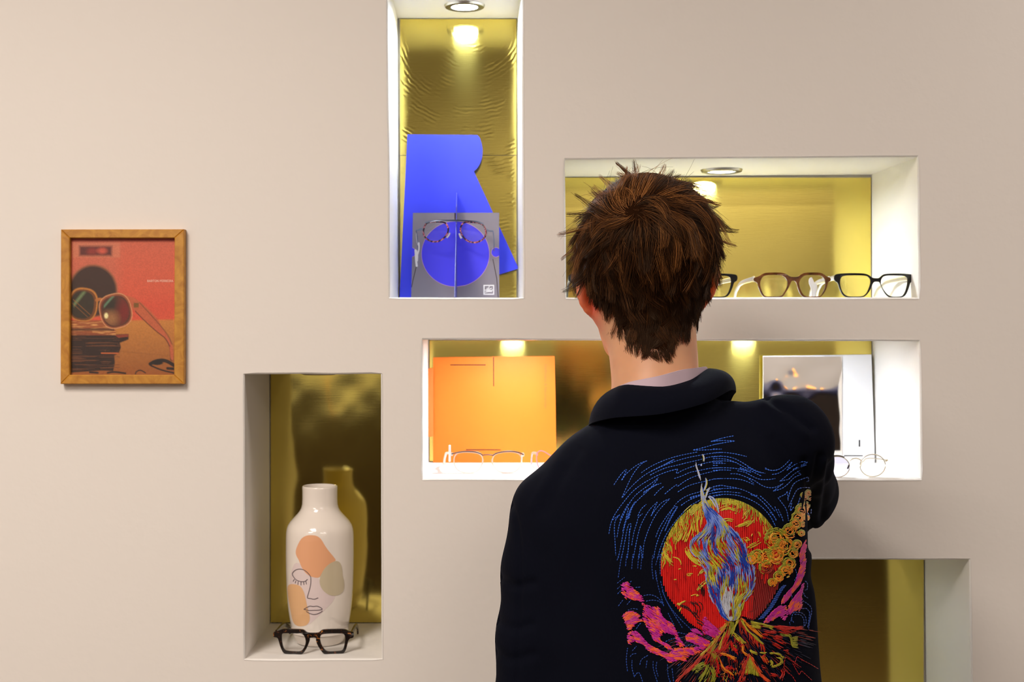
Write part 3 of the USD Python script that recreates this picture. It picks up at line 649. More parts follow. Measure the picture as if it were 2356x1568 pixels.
# round wire pair in front of the mirror
Zr = lambda pts: zoomed(pts, 1640, 760, 4.356)
YR = floor_y(1097)
t = thing('spectacles', 'thin round gold wire spectacles in front of the white board with the mirror', 'spectacles', (P(1967, 0, YR)[0], YR, ZM))
lf = wrap(P(1967, 0, YR)[0], 1.0)
for (cx_, cy_, r) in ((1250, 1365, 122), (1605, 1352, 130)):
    a = np.linspace(0, 2 * np.pi, 40, endpoint=False)
    c = Zr([(cx_ + r * math.cos(k), cy_ + r * .86 * math.sin(k)) for k in a])
    obj('rim', ring_px(c, YR, .00075, 0, lf), 'gold_wire', t, smooth=True)
    obj('lens', slab(Polygon(c).buffer(-.2), YR - .0004, .0009, lf), 'tinted_pane' if cx_ < 1500 else 'clear_pane', t)
obj('bridge', ring_px(Zr([(1370, 1305), (1395, 1285), (1430, 1278), (1465, 1285), (1485, 1300)]), YR, .0009, 2, lf, False), 'gold_wire', t, smooth=True)
obj('brow_bar', ring_px(Zr([(1160, 1262), (1210, 1253), (1270, 1252), (1320, 1268)]), YR, .001, 2, lf, False), 'gunmetal', t, smooth=True)
obj('nose_pad', ring_px(Zr([(1366, 1345), (1360, 1365), (1350, 1385)]), YR + .003, .0014, 1, lf, False), 'gunmetal', t, smooth=True)
for a, kw in (((1132, 1330), {'length': .085, 'drop': .03, 'w0': .0016, 'thick': .0014}), ((1755, 1300), {'length': .085, 'drop': .03, 'inx': -.012, 'w0': .0016, 'thick': .0014})):
    h = P(*Zr([a])[0], YR); p, w, th = temple((h[0], h[2]), YR, lf(h[0], 0), ZM, **kw)
    obj('temple', tube(p, 0.0008, 6), 'gold_wire', t, smooth=True)
obj('hinge_block', ring_px(Zr([(1735, 1310), (1757, 1298)]), YR, .0014, 0, lf, False), 'gold_wire', t)

# ------------------------------------------------------------------ boards and cards
Zb = lambda pts: zoomed(pts, 860, 280, 3.5635)
ZT_ = P(0, 684)[2]
yb = 0.225
bot = CY - (ZT_ - ZC) * F / (yb + D)      # pixel row of the floor at that depth
bl = [(937.5, 309), (1098.5, 310.5)] + [tuple(p) for p in chaikin(Zb([(850, 110), (868, 128), (884, 175), (893, 235), (888, 290), (872, 340), (848, 380), (820, 405)]), 2, False)] + [(1191.8, 614), (1191.2, 618), (1149, 631), (1100, 646), (1096, bot), (919, bot)]
board = thing('display_board', 'bright blue cut-out board standing at the back of the tall top niche', 'display board', (P(1050, 0, yb)[0], yb, ZT_))
obj('panel', slab(Polygon(bl).buffer(0), yb, 0.004), 'blue_board', board)
ym = 0.19
botm = CY - (ZT_ - ZC) * F / (ym + D)
card = thing('display_card', 'grey display card with a blue round face and nose fin in the tall top niche', 'display card', (P(1048, 0, ym)[0], ym, ZT_))
cp = Polygon([(950, 489.5), (1148.5, 489), (1148.5, 580), (1149, botm), (946, botm), (948, 590)])
ears = [Polygon([(1141 + 10.5 * math.cos(a), 580 + 11 * math.sin(a)) for a in np.linspace(0, 2 * np.pi, 40)]), Polygon([(946 + 11 * math.cos(a), 580 + 11 * math.sin(a)) for a in np.linspace(0, 2 * np.pi, 40)])]
pan = obj('panel', slab(cp, ym, .0016), 'grey_card', card)
face = Polygon([(1048 + 78 * math.cos(a), 584 + 75 * math.sin(a)) for a in np.linspace(0, 2 * np.pi, 96)]).intersection(Polygon([(900, 450), (1200, 450), (1200, 622), (1127, 647), (1048, 659.5), (900, 690)]))
obj('face_disc', slab(face, ym - .0007, .0008), 'blue_print', pan)
obj('disc_edge', slab(face.buffer(.7).difference(face.buffer(-.3)), ym - .001, .0009), 'card_edge', pan)
for e in ears:
    e = e.intersection(cp); obj('ear_disc', slab(e, ym - .0007, .0008), 'blue_print', pan)
    obj('disc_edge', slab(LineString(e.exterior.coords).buffer(.5).intersection(cp.buffer(-.6)), ym - .001, .0009), 'card_edge', pan)
# nose fin: a thin upright card in a slot, wider towards the floor
fx = P(1046, 0, 0)[0]
fin = [(0.222, P(0, 443, .222)[2]), (0.16, P(0, 476, .16)[2]), (0.150, P(0, 512, .15)[2]), (0.12, P(0, 560, .12)[2]), (0.03, P(0, 645, .03)[2]), (0, 0), (0, 0)]
fin[-2] = (-0.0015, ZT_ + .0005); fin[-1] = (0.222, ZT_ + .0005)
m = trimesh.creation.extrude_polygon(Polygon(fin), 0.0012, engine='earcut'); v = np.array(m.vertices)
obj('nose_fin', (np.column_stack([fx - .0006 + v[:, 2], v[:, 0], v[:, 1]]), np.array(m.faces)), 'fin_blue', card, label='blue upright fin that carries the spectacles')
obj('slot', slab(Polygon([(1045.6, 489.5), (1049.5, 489.5), (1049.0, 516), (1046, 516)]), ym - .0004, .0005), 'dark_slot', pan)
for a in ([(1134, 596), (1143, 640), (1146, 683)], [(958, 612), (950, 645), (947, 660)]):
    obj('crease', slab(LineString(a).buffer(.7).intersection(cp), ym - .0004, .0005), 'dark_slot', pan)
# logo: a square outline with handwriting
lx, ly, ls = 1100, 645, 34.84
lg = lambda p: zoomed(p, lx, ly, ls)
frame_ = Polygon(lg([(425, 345), (1290, 345), (1290, 1140), (425, 1140)])).buffer(-.6).buffer(.6).difference(Polygon(lg([(530, 440), (1195, 440), (1195, 1045), (530, 1045)])))
scr = [[(600, 960), (660, 800), (740, 590)], [(500, 770), (700, 750), (900, 690), (1080, 610)], [(700, 930), (790, 730), (890, 480)], [(760, 900), (820, 790), (850, 800), (820, 900), (880, 880)], [(880, 850), (960, 790), (950, 750), (890, 800), (900, 890), (980, 880)], [(1000, 800), (1080, 760), (1120, 820), (1080, 910), (1010, 880), (1000, 800)], [(1090, 790), (1150, 740), (1200, 760)]]
word = unary_union([LineString(chaikin(lg(s_), 2, False)).buffer(.95) for s_ in scr])
obj('emblem', slab(frame_, ym - .0005, .0006), 'white_card', pan); obj('emblem', slab(word, ym - .0005, .0006), 'white_card', pan)

# spectacles on the fin
Z8 = lambda pts: zoomed(pts, 930, 480, 7.129)
yt = 0.145
t = thing('spectacles', 'spectacles with pink tortoise rims and a blue-grey metal brow on the grey face card', 'spectacles', (fx, yt, P(0, 510, yt)[2]))
lf = wrap(fx, 1.6)
L1 = [(300, 370), (318, 290), (345, 240), (390, 206), (510, 200), (630, 205), (680, 225), (710, 260), (735, 325), (725, 390), (690, 450), (630, 510), (545, 548), (440, 545), (360, 500), (312, 440)]
L2 = [(908, 335), (930, 270), (955, 230), (1010, 207), (1110, 208), (1200, 215), (1270, 235), (1315, 275), (1345, 330), (1355, 400), (1330, 470), (1260, 535), (1160, 565), (1060, 548), (985, 500), (930, 420)]
for L in (L1, L2):
    g = Polygon(chaikin(Z8(L), 2))
    obj('rim', slab(g.buffer(.6).difference(g.buffer(-3.0)).segmentize(4), yt, .0035, lf), 'pink_tortoise', t, smooth=35)
    obj('lens', slab(g.buffer(-2.6), yt + .001, .001, lf), 'clear_pane', t)
obj('brow_bar', slab(LineString(chaikin(Z8([(345, 225), (420, 203), (560, 193), (700, 190), (830, 188), (960, 192), (1100, 200), (1220, 212), (1290, 240)]), 2, False)).buffer(1.5).union(Polygon(Z8([(690, 182), (965, 182), (955, 208), (700, 206)]))).segmentize(4), yt - .0012, .0016, lf), 'blue_steel', t, smooth=35)
for a in ([(185, 335), (215, 338), (255, 315), (300, 312), (292, 345), (260, 352), (200, 358)], [(1350, 320), (1390, 345), (1460, 352), (1460, 372), (1390, 372), (1352, 360)]):
    obj('end_piece', slab(Polygon(Z8(a)).segmentize(3), yt - .0006, .003, lf), 'blue_steel', t)
for a in ([(745, 395), (735, 430), (695, 475)], [(902, 405), (915, 450), (940, 485)]):
    obj('nose_pad', ring_px(Z8(a), yt + .004, .0017, 2, lf, False), 'white_plastic', t, smooth=True)
for a, kw in (((190, 346), {'length': .05, 'drop': .03}), ((1458, 362), {'length': .05, 'drop': .03, 'inx': -.004})):
    h = P(*Z8([a])[0], yt)
    p = chaikin([(h[0], yt + lf(h[0], 0), h[2]), (h[0] + .001, yt + .016, h[2] - .004), (h[0] + .002, yt + .024, h[2] - .014), (h[0] + .002, yt + .03, h[2] - .034)], 3, False)
    obj('temple', tube(p, .0007, 6), 'blue_steel', t, smooth=True)
tg = unary_union([LineString(chaikin(Z8([(238, 560), (243, 620), (240, 680), (215, 760)]), 2, False)).buffer(1.6), LineString(chaikin(Z8([(185, 680), (190, 760), (195, 850), (205, 935)]), 2, False)).buffer(2.4), LineString(Z8([(200, 690), (215, 780), (210, 850)])).buffer(2)])
obj('paper_tag', slab(tg, yt + .022, .0012), 'white_plastic', t, label='curled white paper tag hanging on a thread')
obj('tag_thread', ring_px(Z8([(203, 360), (196, 450), (208, 540), (225, 600)]), yt + .021, .0004, 2, None, False), 'white_plastic', t)

# orange card at the back of the long niche
yo = 0.252
boto = CY - (ZM - ZC) * F / (yo + D)
oc = thing('display_card', 'square orange display card with slits at the left of the long niche', 'display card', (P(1136, 0, yo)[0], yo, ZM))
body_ = Polygon([(996.5, 822), (1050, 821), (1131, 820.5), (1134.2, 819.5), (1137, 820), (1200, 819.5), (1276, 819), (1278, 900), (1280, boto), (996.5, boto)])
p0 = obj('panel', slab(body_, yo, .003), 'orange_card', oc)
obj('side_flap', slab(Polygon([(984, 847), (997, 847), (997, 1004), (984.5, 1004)]), yo - .006, .0008), 'orange_film', oc, label='translucent paler orange flap at the left edge')
def slot(pts): obj('slot', slab(Polygon(pts), yo - .0004, .0005), 'dark_slot', p0)
slot([(1036, 838), (1117.5, 838), (1117.5, 840), (1036, 840)])
slot([(1134.5, 820.5), (1136.4, 820.5), (1136.8, 888), (1135, 888)])
slot([(1072, 1033), (1152, 1033.2), (1152, 1035), (1072, 1035)])
obj('lettering', lettering('Haffmans & Neumeister', 1252.8, 837, 102, 5.2, yo - .0001, down=True), 'orange_ink', p0)
# white board with a mirror
yw = 0.246
botw = CY - (ZM - ZC) * F / (yw + D)
wb = thing('display_board', 'white display board with a mirror face at the right of the long niche', 'display board', (P(1885, 0, yw)[0], yw, ZM))
pw = obj('panel', slab(Polygon([(1756, 818.5), (2005, 815), (2010, 960), (2013, botw), (1756, botw)]), yw, .006), 'white_card', wb)
# the mirror sheet leans back a little and is not quite flat
gxm, gym = np.meshgrid(np.linspace(1757.2, 1938, 60), np.linspace(820, 1047, 70))
s = (yw - .004 + D) / F
vm = np.stack([(gxm - CX) * s, yw - .002 + 0 * gxm, ZC - (gym - CY) * s], -1)
vm[..., 1] += 0.0005 * np.clip(np.minimum(gxm - 1757.2, 1938 - gxm) / 25, 0, 1) * (meshkit.fbm(np.stack([gxm / 70, gym / 60, 0 * gxm], -1), 2, 3) - .5)
idx = np.arange(gxm.size).reshape(gxm.shape)
q = [idx[:-1, :-1].ravel(), idx[1:, :-1].ravel(), idx[1:, 1:].ravel(), idx[:-1, 1:].ravel()]
obj('mirror', (vm.reshape(-1, 3), np.vstack([np.column_stack([q[0], q[1], q[2]]), np.column_stack([q[0], q[2], q[3]])])), 'mirror', wb, smooth=True)
obj('mark', slab(Polygon([(1976, 1011.5), (1979, 1011.5), (1979, 1027), (1976, 1027)]), yw - .0006, .0008), 'black_ink', pw)
obj('slot', slab(Polygon([(1942, 1046.5), (1985, 1047), (1985, 1048.6), (1942, 1048.6)]), yw - .0006, .0008), 'black_ink', pw)

# ------------------------------------------------------------------ shop furniture behind the photographer, seen only in the mirror and the brass
mat('dark_wood', (0.035, 0.022, 0.016), 0.35)
mat('navy_case', (0.02, 0.03, 0.12), 0.4)
cs = thing('display_counter', 'dark display counter with small amber lights, mirrored in the mirror board', 'counter', (1.0, -4.6, 0))
obj('cabinet', box(-2.4, 2.6, -4.95, -4.35, 0.0, 1.20, .01), 'dark_wood', cs)
obj('worktop', box(-2.45, 2.65, -4.98, -4.30, 1.20, 1.235, .006), 'navy_case', cs)
for x in (-0.85, 0.55, 1.60, 1.72, 1.83):
    obj('amber_lamp', trimesh.creation.icosphere(2, .018).apply_translation([x, -4.40, 1.275]), 'amber_glow', cs, smooth=True)
    obj('lamp_stem', box(x - .01, x + .01, -4.41, -4.39, 1.235, 1.265), 'dark_wood', cs)
# ------------------------------------------------------------------ the visitor, seen from behind
class Field:
    """A signed distance grid that shapes are smoothly blended into; skin() gives its surface as a mesh."""
    def __init__(self, lo, hi, h):
        self.lo, self.h = np.asarray(lo, float), h
        self.n = np.ceil((np.asarray(hi) - self.lo) / h).astype(int) + 1
        self.f = np.full(self.n, 0.08, np.float32)
        self.ax = [self.lo[i] + h * np.arange(self.n[i]) for i in range(3)]
    def _slice(self, lo, hi, pad):
        a = np.maximum(np.floor((np.asarray(lo) - pad - self.lo) / self.h).astype(int), 0)
        b = np.minimum(np.ceil((np.asarray(hi) + pad - self.lo) / self.h).astype(int) + 1, self.n)
        return tuple(slice(a[i], max(b[i], a[i])) for i in range(3))
    def blend(self, lo, hi, fn, k=0.02, cut=False):
        sl = self._slice(lo, hi, k + 0.02)
        X, Y, Z = np.meshgrid(*[self.ax[i][sl[i]] for i in range(3)], indexing='ij')
        if X.size == 0: return
        d = fn(X, Y, Z).astype(np.float32); a = self.f[sl]
        if cut:
            d = -d; h = np.maximum(k - np.abs(a - d), 0) / k
            self.f[sl] = np.maximum(a, d) + h * h * k * .25
        else:
            h = np.maximum(k - np.abs(a - d), 0) / k
            self.f[sl] = np.minimum(a, d) - h * h * k * .25
    def capsule(self, p, q, r, s=None, k=0.02, cut=False):
        p, q = np.asarray(p, float), np.asarray(q, float); s = r if s is None else s; m = max(r, s)
        d = q - p; L = max(d @ d, 1e-12)
        def fn(X, Y, Z):
            t = np.clip(((X - p[0]) * d[0] + (Y - p[1]) * d[1] + (Z - p[2]) * d[2]) / L, 0, 1)
            return np.sqrt((X - p[0] - t * d[0]) ** 2 + (Y - p[1] - t * d[1]) ** 2 + (Z - p[2] - t * d[2]) ** 2) - (r + (s - r) * t)
        self.blend(np.minimum(p, q) - m, np.maximum(p, q) + m, fn, k, cut)
    def chain(self, pts, k=0.02):
        for a, b in zip(pts[:-1], pts[1:]): self.capsule(a[0], b[0], a[1], b[1], k)
    def ellipsoid(self, c, ax, R=np.eye(3), k=0.02, cut=False):
        c, ax, m = np.asarray(c, float), np.asarray(ax, float), max(ax)
        def fn(X, Y, Z):
            d = np.stack([X - c[0], Y - c[1], Z - c[2]], -1) @ R       # columns of R: the axes
            q = d / ax; l = np.linalg.norm(q, axis=-1); g = np.linalg.norm(q / ax, axis=-1)
            return l * (l - 1) / np.maximum(g, 1e-6)
        self.blend(c - m, c + m, fn, k, cut)
    def skin(self, taubin=6):
        f, n = self.f, self.n
        s = f < 0
        c = np.zeros(n - 1, np.uint8)
        for i in (0, 1):
            for j in (0, 1):
                for l in (0, 1):
                    c += s[i:n[0] - 1 + i, j:n[1] - 1 + j, l:n[2] - 1 + l]
        I = np.argwhere((c > 0) & (c < 8))
        ids = np.full(n - 1, -1, np.int64); ids[tuple(I.T)] = np.arange(len(I))
        acc, cnt = np.zeros((len(I), 3)), np.zeros(len(I))
        for ax in range(3):
            o = [a for a in range(3) if a != ax]
            for u in (0, 1):
                for w in (0, 1):
                    A = I.copy(); A[:, o[0]] += u; A[:, o[1]] += w
                    B = A.copy(); B[:, ax] += 1
                    fa, fb = f[tuple(A.T)], f[tuple(B.T)]
                    x = (fa < 0) != (fb < 0); t = np.where(x, fa / np.where(x, fa - fb, 1), 0)
                    p = A.astype(float); p[:, ax] += t
                    acc[x] += p[x]; cnt[x] += 1
        v = self.lo + self.h * acc / cnt[:, None]
        faces = []
        for ax in range(3):
            o = [(ax + 1) % 3, (ax + 2) % 3]
            a = np.moveaxis(s, ax, 0)
            x = np.argwhere(a[:-1] != a[1:])
            e = np.empty_like(x); e[:, ax] = x[:, 0]; rest = [q for q in range(3) if q != ax]; e[:, rest[0]] = x[:, 1]; e[:, rest[1]] = x[:, 2]
            ok = (e[:, o[0]] > 0) & (e[:, o[1]] > 0) & (e[:, o[0]] < n[o[0]] - 1) & (e[:, o[1]] < n[o[1]] - 1); e = e[ok]
            q = []
            for du, dw in ((-1, -1), (0, -1), (0, 0), (-1, 0)):
                g = e.copy(); g[:, o[0]] += du; g[:, o[1]] += dw; q.append(ids[tuple(g.T)])
            q = np.stack(q, 1); inside = s[tuple(e.T)]
            q = np.where(inside[:, None], q, q[:, ::-1])
            faces += [q[:, [0, 1, 2]], q[:, [0, 2, 3]]]
        m = trimesh.Trimesh(v, np.vstack(faces), process=False)
        if taubin:
            e = m.edges_unique; nv = len(v)
            A = sparse.coo_matrix((np.ones(2 * len(e)), (np.r_[e[:, 0], e[:, 1]], np.r_[e[:, 1], e[:, 0]])), (nv, nv)).tocsr()
            dg = np.maximum(np.asarray(A.sum(1)).ravel(), 1)[:, None]
            for _ in range(taubin):
                for w in (.5, -.52): v = v + w * (A @ v / dg - v)
            m.vertices = v
        return m

def rotz(a): a = math.radians(a); return np.array([[math.cos(a), -math.sin(a), 0], [math.sin(a), math.cos(a), 0], [0, 0, 1.0]])
def roty(a): a = math.radians(a); return np.array([[math.cos(a), 0, math.sin(a)], [0, 1, 0], [-math.sin(a), 0, math.cos(a)]])
def rotx(a): a = math.radians(a); return np.array([[1.0, 0, 0], [0, math.cos(a), -math.sin(a)], [0, math.sin(a), math.cos(a)]])

HY = -0.365                                   # depth of the head's middle
HC = P(1487, 590, HY)
HR = roty(-6) @ rotz(15)                      # tilted to the left shoulder, turned a little to the left
def hp(x, y, z): return HC + HR @ np.array([x, y, z])     # head space: x right, y forwards, z up
HIP = np.array([P(1540, 1500, -.40)[0], -.40, 0.93])

def build_head(F_):
    F_.ellipsoid(HC + HR @ [0, -.008, .016], (.0775, .096, .082), HR, .02)
    F_.ellipsoid(HC + HR @ [0, .012, -.025], (.070, .084, .075), HR, .03)
    F_.capsule(hp(0, .05, -.075), hp(0, .072, -.118), .040, .026, .03)          # jaw to chin
    for sx in (-1, 1):
        F_.capsule(hp(sx * .053, .014, -.074), hp(sx * .029, .064, -.116), .020, .022, .03)
        F_.ellipsoid(hp(sx * .042, .062, -.035), (.028, .026, .022), HR, .02)   # cheek bones
        F_.ellipsoid(hp(sx * .032, .082, .002), (.017, .012, .011), HR, .012, cut=True)
        F_.ellipsoid(hp(sx * .032, .072, .001), (.0125, .0125, .0125), HR, .004)
        F_.capsule(hp(sx * .012, .090, .018), hp(sx * .048, .076, .020), .008, .006, .012)
    F_.capsule(hp(0, .088, .008), hp(0, .108, -.032), .008, .011, .012)         # nose
    for sx in (-1, 1): F_.ellipsoid(hp(sx * .012, .098, -.034), (.009, .010, .008), HR, .006)
    F_.ellipsoid(hp(0, .092, -.064), (.024, .010, .006), HR, .008)              # lips
    F_.ellipsoid(hp(0, .090, -.074), (.021, .010, .007), HR, .008)
    # neck
    F_.capsule(P(1516, 950, -.402), P(1504, 720, -.378), .0520, .0545, .03)
    F_.capsule(P(1498, 830, -.37), hp(0, .02, -.07), .052, .05, .03)

def build_ear(F_, c, side, lean, size, toe, out):
    """c: middle; lean: tilt in the view from behind; out: how far the rim stands off the head."""
    R = roty(lean) @ rotz(side * out) @ rotx(-toe)
    F_.ellipsoid(c + R @ [0, 0, .006], (.0065, .019 * size, .025 * size), R, .006)
    F_.ellipsoid(c + R @ [0, .006, -.020 * size], (.0058, .011 * size, .015 * size), R, .010)
    for a in np.linspace(-40, 200, 9):                                          # the rolled rim
        b = math.radians(a); p = c + R @ [side * .002, -.0175 * size * math.sin(math.radians(a)) , .006 + .0245 * size * math.cos(math.radians(a - 0))]
        if a > -40: F_.capsule(q_, p, .0042, .0042, .004)
        q_ = p
    F_.ellipsoid(c + R @ [side * .006, .003, .004], (.005, .010 * size, .015 * size), R, .005, cut=True)
    F_.capsule(c + R @ [0, .014, .004], c + R @ [-side * .016, .022, .002], .009, .013, .008)

def build_hand(F_, w, fwd, up, side, curl, s=1.0):
    """A hand at the wrist w: fwd along the palm, up out of its back, side towards the thumb; curl in degrees per joint."""
    fwd, up, side = [np.asarray(a, float) / np.linalg.norm(a) for a in (fwd, up, side)]
    pt = lambda a, b, c: w + s * (fwd * a + side * b + up * c)
    for b0, b1 in ((.020, .030), (.007, .010), (-.008, -.011), (-.020, -.030)):
        F_.capsule(pt(.0, b0 * .8, 0), pt(.088, b1, 0), .0135 * s, .0115 * s, .012)
    for b, l, r in ((.031, .072, .0088), (.0105, .080, .0092), (-.0105, .075, .0088), (-.030, .058, .0078)):
        p = pt(.088, b, 0); a = 0.0
        for seg, rr in ((.46, 1.0), (.30, .92), (.24, .82)):
            a += math.radians(curl)
            q = p + s * l * seg * (fwd * math.cos(a) - up * math.sin(a))
            F_.capsule(p, q, r * s * rr, r * s * rr * .93, .003); p = q
    p = pt(.020, .026, -.004)
    for d, l, r in ((.75, .038, .0120), (.45, .030, .0102), (.30, .026, .0092)):
        v = fwd * (1 - d * .5) + side * d * .8 - up * .35; v /= np.linalg.norm(v)
        q = p + v * l * s; F_.capsule(p, q, r * s, r * s * .92, .006); p = q

# joints
L_SH, R_SH = P(1264, 1196, -.40), P(1814, 1006, -.43)
L_EL, L_WR = P(1228, 1640, -.43), P(1250, 2010, -.36)
R_EL = P(1836, 1128, -.20)
R_WR = P(1650, 1010, -.135)
KN = [HIP + [sx * .095, .02, -.43] for sx in (-1, 1)]; AN = [np.array([HIP[0] + sx * .11, HIP[1] - .02, .09]) for sx in (-1, 1)]

bf = Field(HIP + [-.36, -.22, -.93], [HIP[0] + .36, .14, 1.80], 0.0036)
build_head(bf)
bf.chain([(P(1512, 985, -.40), .060), (P(1530, 1130, -.40), .082), (P(1535, 1400, -.40), .085), (HIP + [0, 0, .03], .098)], .05)
bf.capsule(P(1350, 1190, -.40), P(1740, 1140, -.40), .060, .060, .04)
bf.chain([(P(1490, 1030, -.40), .045), (L_SH + [.014, 0, -.012], .036)], .03); bf.chain([(P(1560, 1000, -.40), .045), (R_SH + [0, 0, -.01], .036)], .03)
bf.chain([(L_SH + [.006, 0, -.01], .038), (L_EL, .033), (L_WR, .024)], .01)
bf.chain([(R_SH + [0, 0, -.008], .038), (R_EL, .034), (R_WR, .025)], .01)
build_hand(bf, L_WR, [.05, .12, -1], [-1, 0, 0], [.1, 1, .1], 16)
build_hand(bf, R_WR, [-.75, .42, .42], [.45, -.1, .85], [-.35, -.9, .1], 26, .96)
for i, sx in enumerate((-1, 1)):
    bf.chain([(HIP + [sx * .085, 0, -.05], .075), (KN[i], .052), (AN[i], .036)], .03)
    bf.capsule(AN[i] - [0, 0, .03], AN[i] + [sx * .02, .14, -.05], .035, .03, .02)
build_ear(bf, P(1359, 690, HY + .008), -1, -22, 1.02, 8, 42)
build_ear(bf, P(1629, 655, HY + .014), 1, 14, 1.0, 8, 16)
person_body = bf.skin(5)

who = thing('person', 'person seen from behind in a navy jacket with a colourful embroidered volcano', 'person', (HIP[0], HIP[1], 0))
bv = np.array(person_body.vertices)
def near(c, r): return np.clip(1.3 - np.linalg.norm(bv - c, axis=1) / r, 0, 1)
skin = np.tile(np.array(lin(206, 149, 112)), (len(bv), 1))
red = np.array(lin(208, 78, 54))
for c, r in ((P(1357, 690, HY + .008), .042), (P(1630, 655, HY + .014), .040)):
    w = np.clip(near(c, r), 0, 1)[:, None] * .95; skin = skin * (1 - w) + red * w  # ears: the glow of light from behind painted into the skin colour
w = near(hp(0, .093, -.069), .018)[:, None] * .6; skin = skin * (1 - w) + np.array(lin(180, 90, 84)) * w
mott = meshkit.fbm(bv * 60, 3, 9)[:, None] - .5
skin = np.clip(skin * (1 + .16 * mott), 0, 1)
cd_mat('skin', 0.5, subsurface_weight=0.35, subsurface_scale=0.012, subsurface_radius=(1.0, 0.30, 0.15))
mat('eye_white', (0.8, 0.78, 0.75), 0.2); mat('iris', (0.05, 0.03, 0.02), 0.1)
bd = obj('body', person_body, 'skin', who, cd=skin)

# ------------------------------------------------------------------ hair
def surf_near(field, pts):
    """Distance and outward direction of the field at the points."""
    def g(p): return ndimage.map_coordinates(field.f, ((p - field.lo) / field.h).T, order=1, mode='nearest')
    e = field.h
    n = np.stack([g(pts + [e, 0, 0]) - g(pts - [e, 0, 0]), g(pts + [0, e, 0]) - g(pts - [0, e, 0]), g(pts + [0, 0, e]) - g(pts - [0, 0, e])], 1)
    n /= np.maximum(np.linalg.norm(n, axis=1, keepdims=True), 1e-9)
    return g(pts), n
hf = Field(HC - [.17, .19, .24], HC + [.17, .19, .19], 0.004)
hf.ellipsoid(HC + HR @ [0, -.008, .016], (.0785, .097, .083), HR, .02)
hf.ellipsoid(HC + HR @ [0, .010, -.025], (.071, .084, .075), HR, .03)
hf.capsule(P(1516, 950, -.402), P(1504, 720, -.378), .0525, .0550, .03)
scalp = hf.skin(8)
sv = np.array(scalp.vertices)
def project(p):
    s = F / (p[:, 1] + D); return np.column_stack([CX + p[:, 0] * s, CY - (p[:, 2] - ZC) * s])
HAIR = Polygon([(1337, 645), (1352, 668), (1380, 712), (1395, 727), (1414, 752), (1434, 776), (1460, 794), (1498, 806), (1532, 818), (1545, 806), (1554, 780), (1578, 748), (1594, 722), (1607, 700), (1620, 672), (1630, 637), (1700, 600), (1700, 380), (1250, 380), (1250, 600)])
def hair_weight(p):
    """1 where hair grows, 0 on bare skin, with a narrow soft border."""
    q = project(p); loc = (p - HC) @ HR
    pt = shapely.points(q); d = shapely.distance(HAIR.exterior, pt) * np.where(shapely.contains(HAIR, pt), 1, -1) * 0.0006
    front = loc[:, 2] - np.interp(loc[:, 1], [.03, .05, .07, .10], [-.02, .0, .03, .045])
    side = loc[:, 2] - np.where(loc[:, 1] > .03, .0, -.4)
    back = np.minimum(d, side)
    fr = np.where(loc[:, 1] > .045, np.minimum(front, back), back)
    return np.clip(fr / .008 + .5, 0, 1)
hwv = hair_weight(sv)
_, sn = surf_near(hf, sv)
loc = (sv - HC) @ HR
thick = np.interp(loc[:, 2], [-.13, -.07, .0, .05, .12], [.0008, .0022, .004, .005, .0055])
bump = meshkit.fbm(sv * [55, 55, 22], 3, 3) - .5
cap = trimesh.Trimesh(sv + sn * (hwv * thick * (1 + .5 * bump) - (1 - hwv) * .007)[:, None], scalp.faces, process=False)
keep = (hwv[cap.faces].max(1) > 0)
cap.update_faces(keep); cap.remove_unreferenced_vertices()
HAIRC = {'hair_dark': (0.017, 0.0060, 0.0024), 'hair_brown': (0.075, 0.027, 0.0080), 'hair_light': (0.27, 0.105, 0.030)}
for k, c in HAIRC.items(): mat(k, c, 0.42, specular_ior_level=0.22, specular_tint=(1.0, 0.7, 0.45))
mat('hair_under', (0.016, 0.006, 0.0025), 0.9, specular_ior_level=0.0)
hair = obj('hair', (np.array(cap.vertices), np.array(cap.faces)), 'hair_under', who, smooth=True, label='tousled short chestnut brown hair')
rng = np.random.default_rng(11)
def on_surface(p, it=4):
    for _ in range(it):
        d, n = surf_near(hf, p); p = p - n * d[:, None]
    return p, surf_near(hf, p)[1]
WH = on_surface(P(1452, 482, HY - .09)[None])[0][0]
def flow(p, n):
    """The way the hair lies: out of the whorl, then down; a sweep to the right above it."""
    r = p - WH; dist = np.linalg.norm(r, axis=1, keepdims=True)
    r = r - n * np.sum(r * n, 1, keepdims=True); r /= np.maximum(np.linalg.norm(r, axis=1, keepdims=True), 1e-6)
    sw = np.cross(n, r)
    l = (p - HC) @ HR
    down = np.array([0, 0, -1.0]) - n * (-n[:, 2:3])
    wd = np.clip((WH[2] - p[:, 2]) / .10, 0, 1)[:, None] * 1.4
    conv = np.zeros_like(p); conv[:, 0] = np.clip((P(1530, 0, HY)[0] - p[:, 0]) / .05, -1, 1) * np.clip((HC[2] - .06 - p[:, 2]) / .06, 0, 1) * .5
    f = r * np.clip(1.2 - dist * 5, .25, 1) + down * wd - sw * np.clip(.30 - dist * 3, 0, 1) + conv
    top = np.clip((l[:, 2:3] - .06) / .04, 0, 1)
    f = f + top * (HR @ np.array([.25, .5, 0])) * .6
    side = np.clip((np.abs(l[:, 0:1]) - .055) / .02, 0, 1) * np.clip((l[:, 2:3] - .0) / .06, 0, 1)
    f = f + side * (HR @ np.array([0, -.25, -.15]))[None]
    f = f - n * np.sum(f * n, 1, keepdims=True)
    return f / np.maximum(np.linalg.norm(f, axis=1, keepdims=True), 1e-6)
tri_ = scalp.triangles; ar = scalp.area_faces * (hwv[scalp.faces].mean(1) > .35)
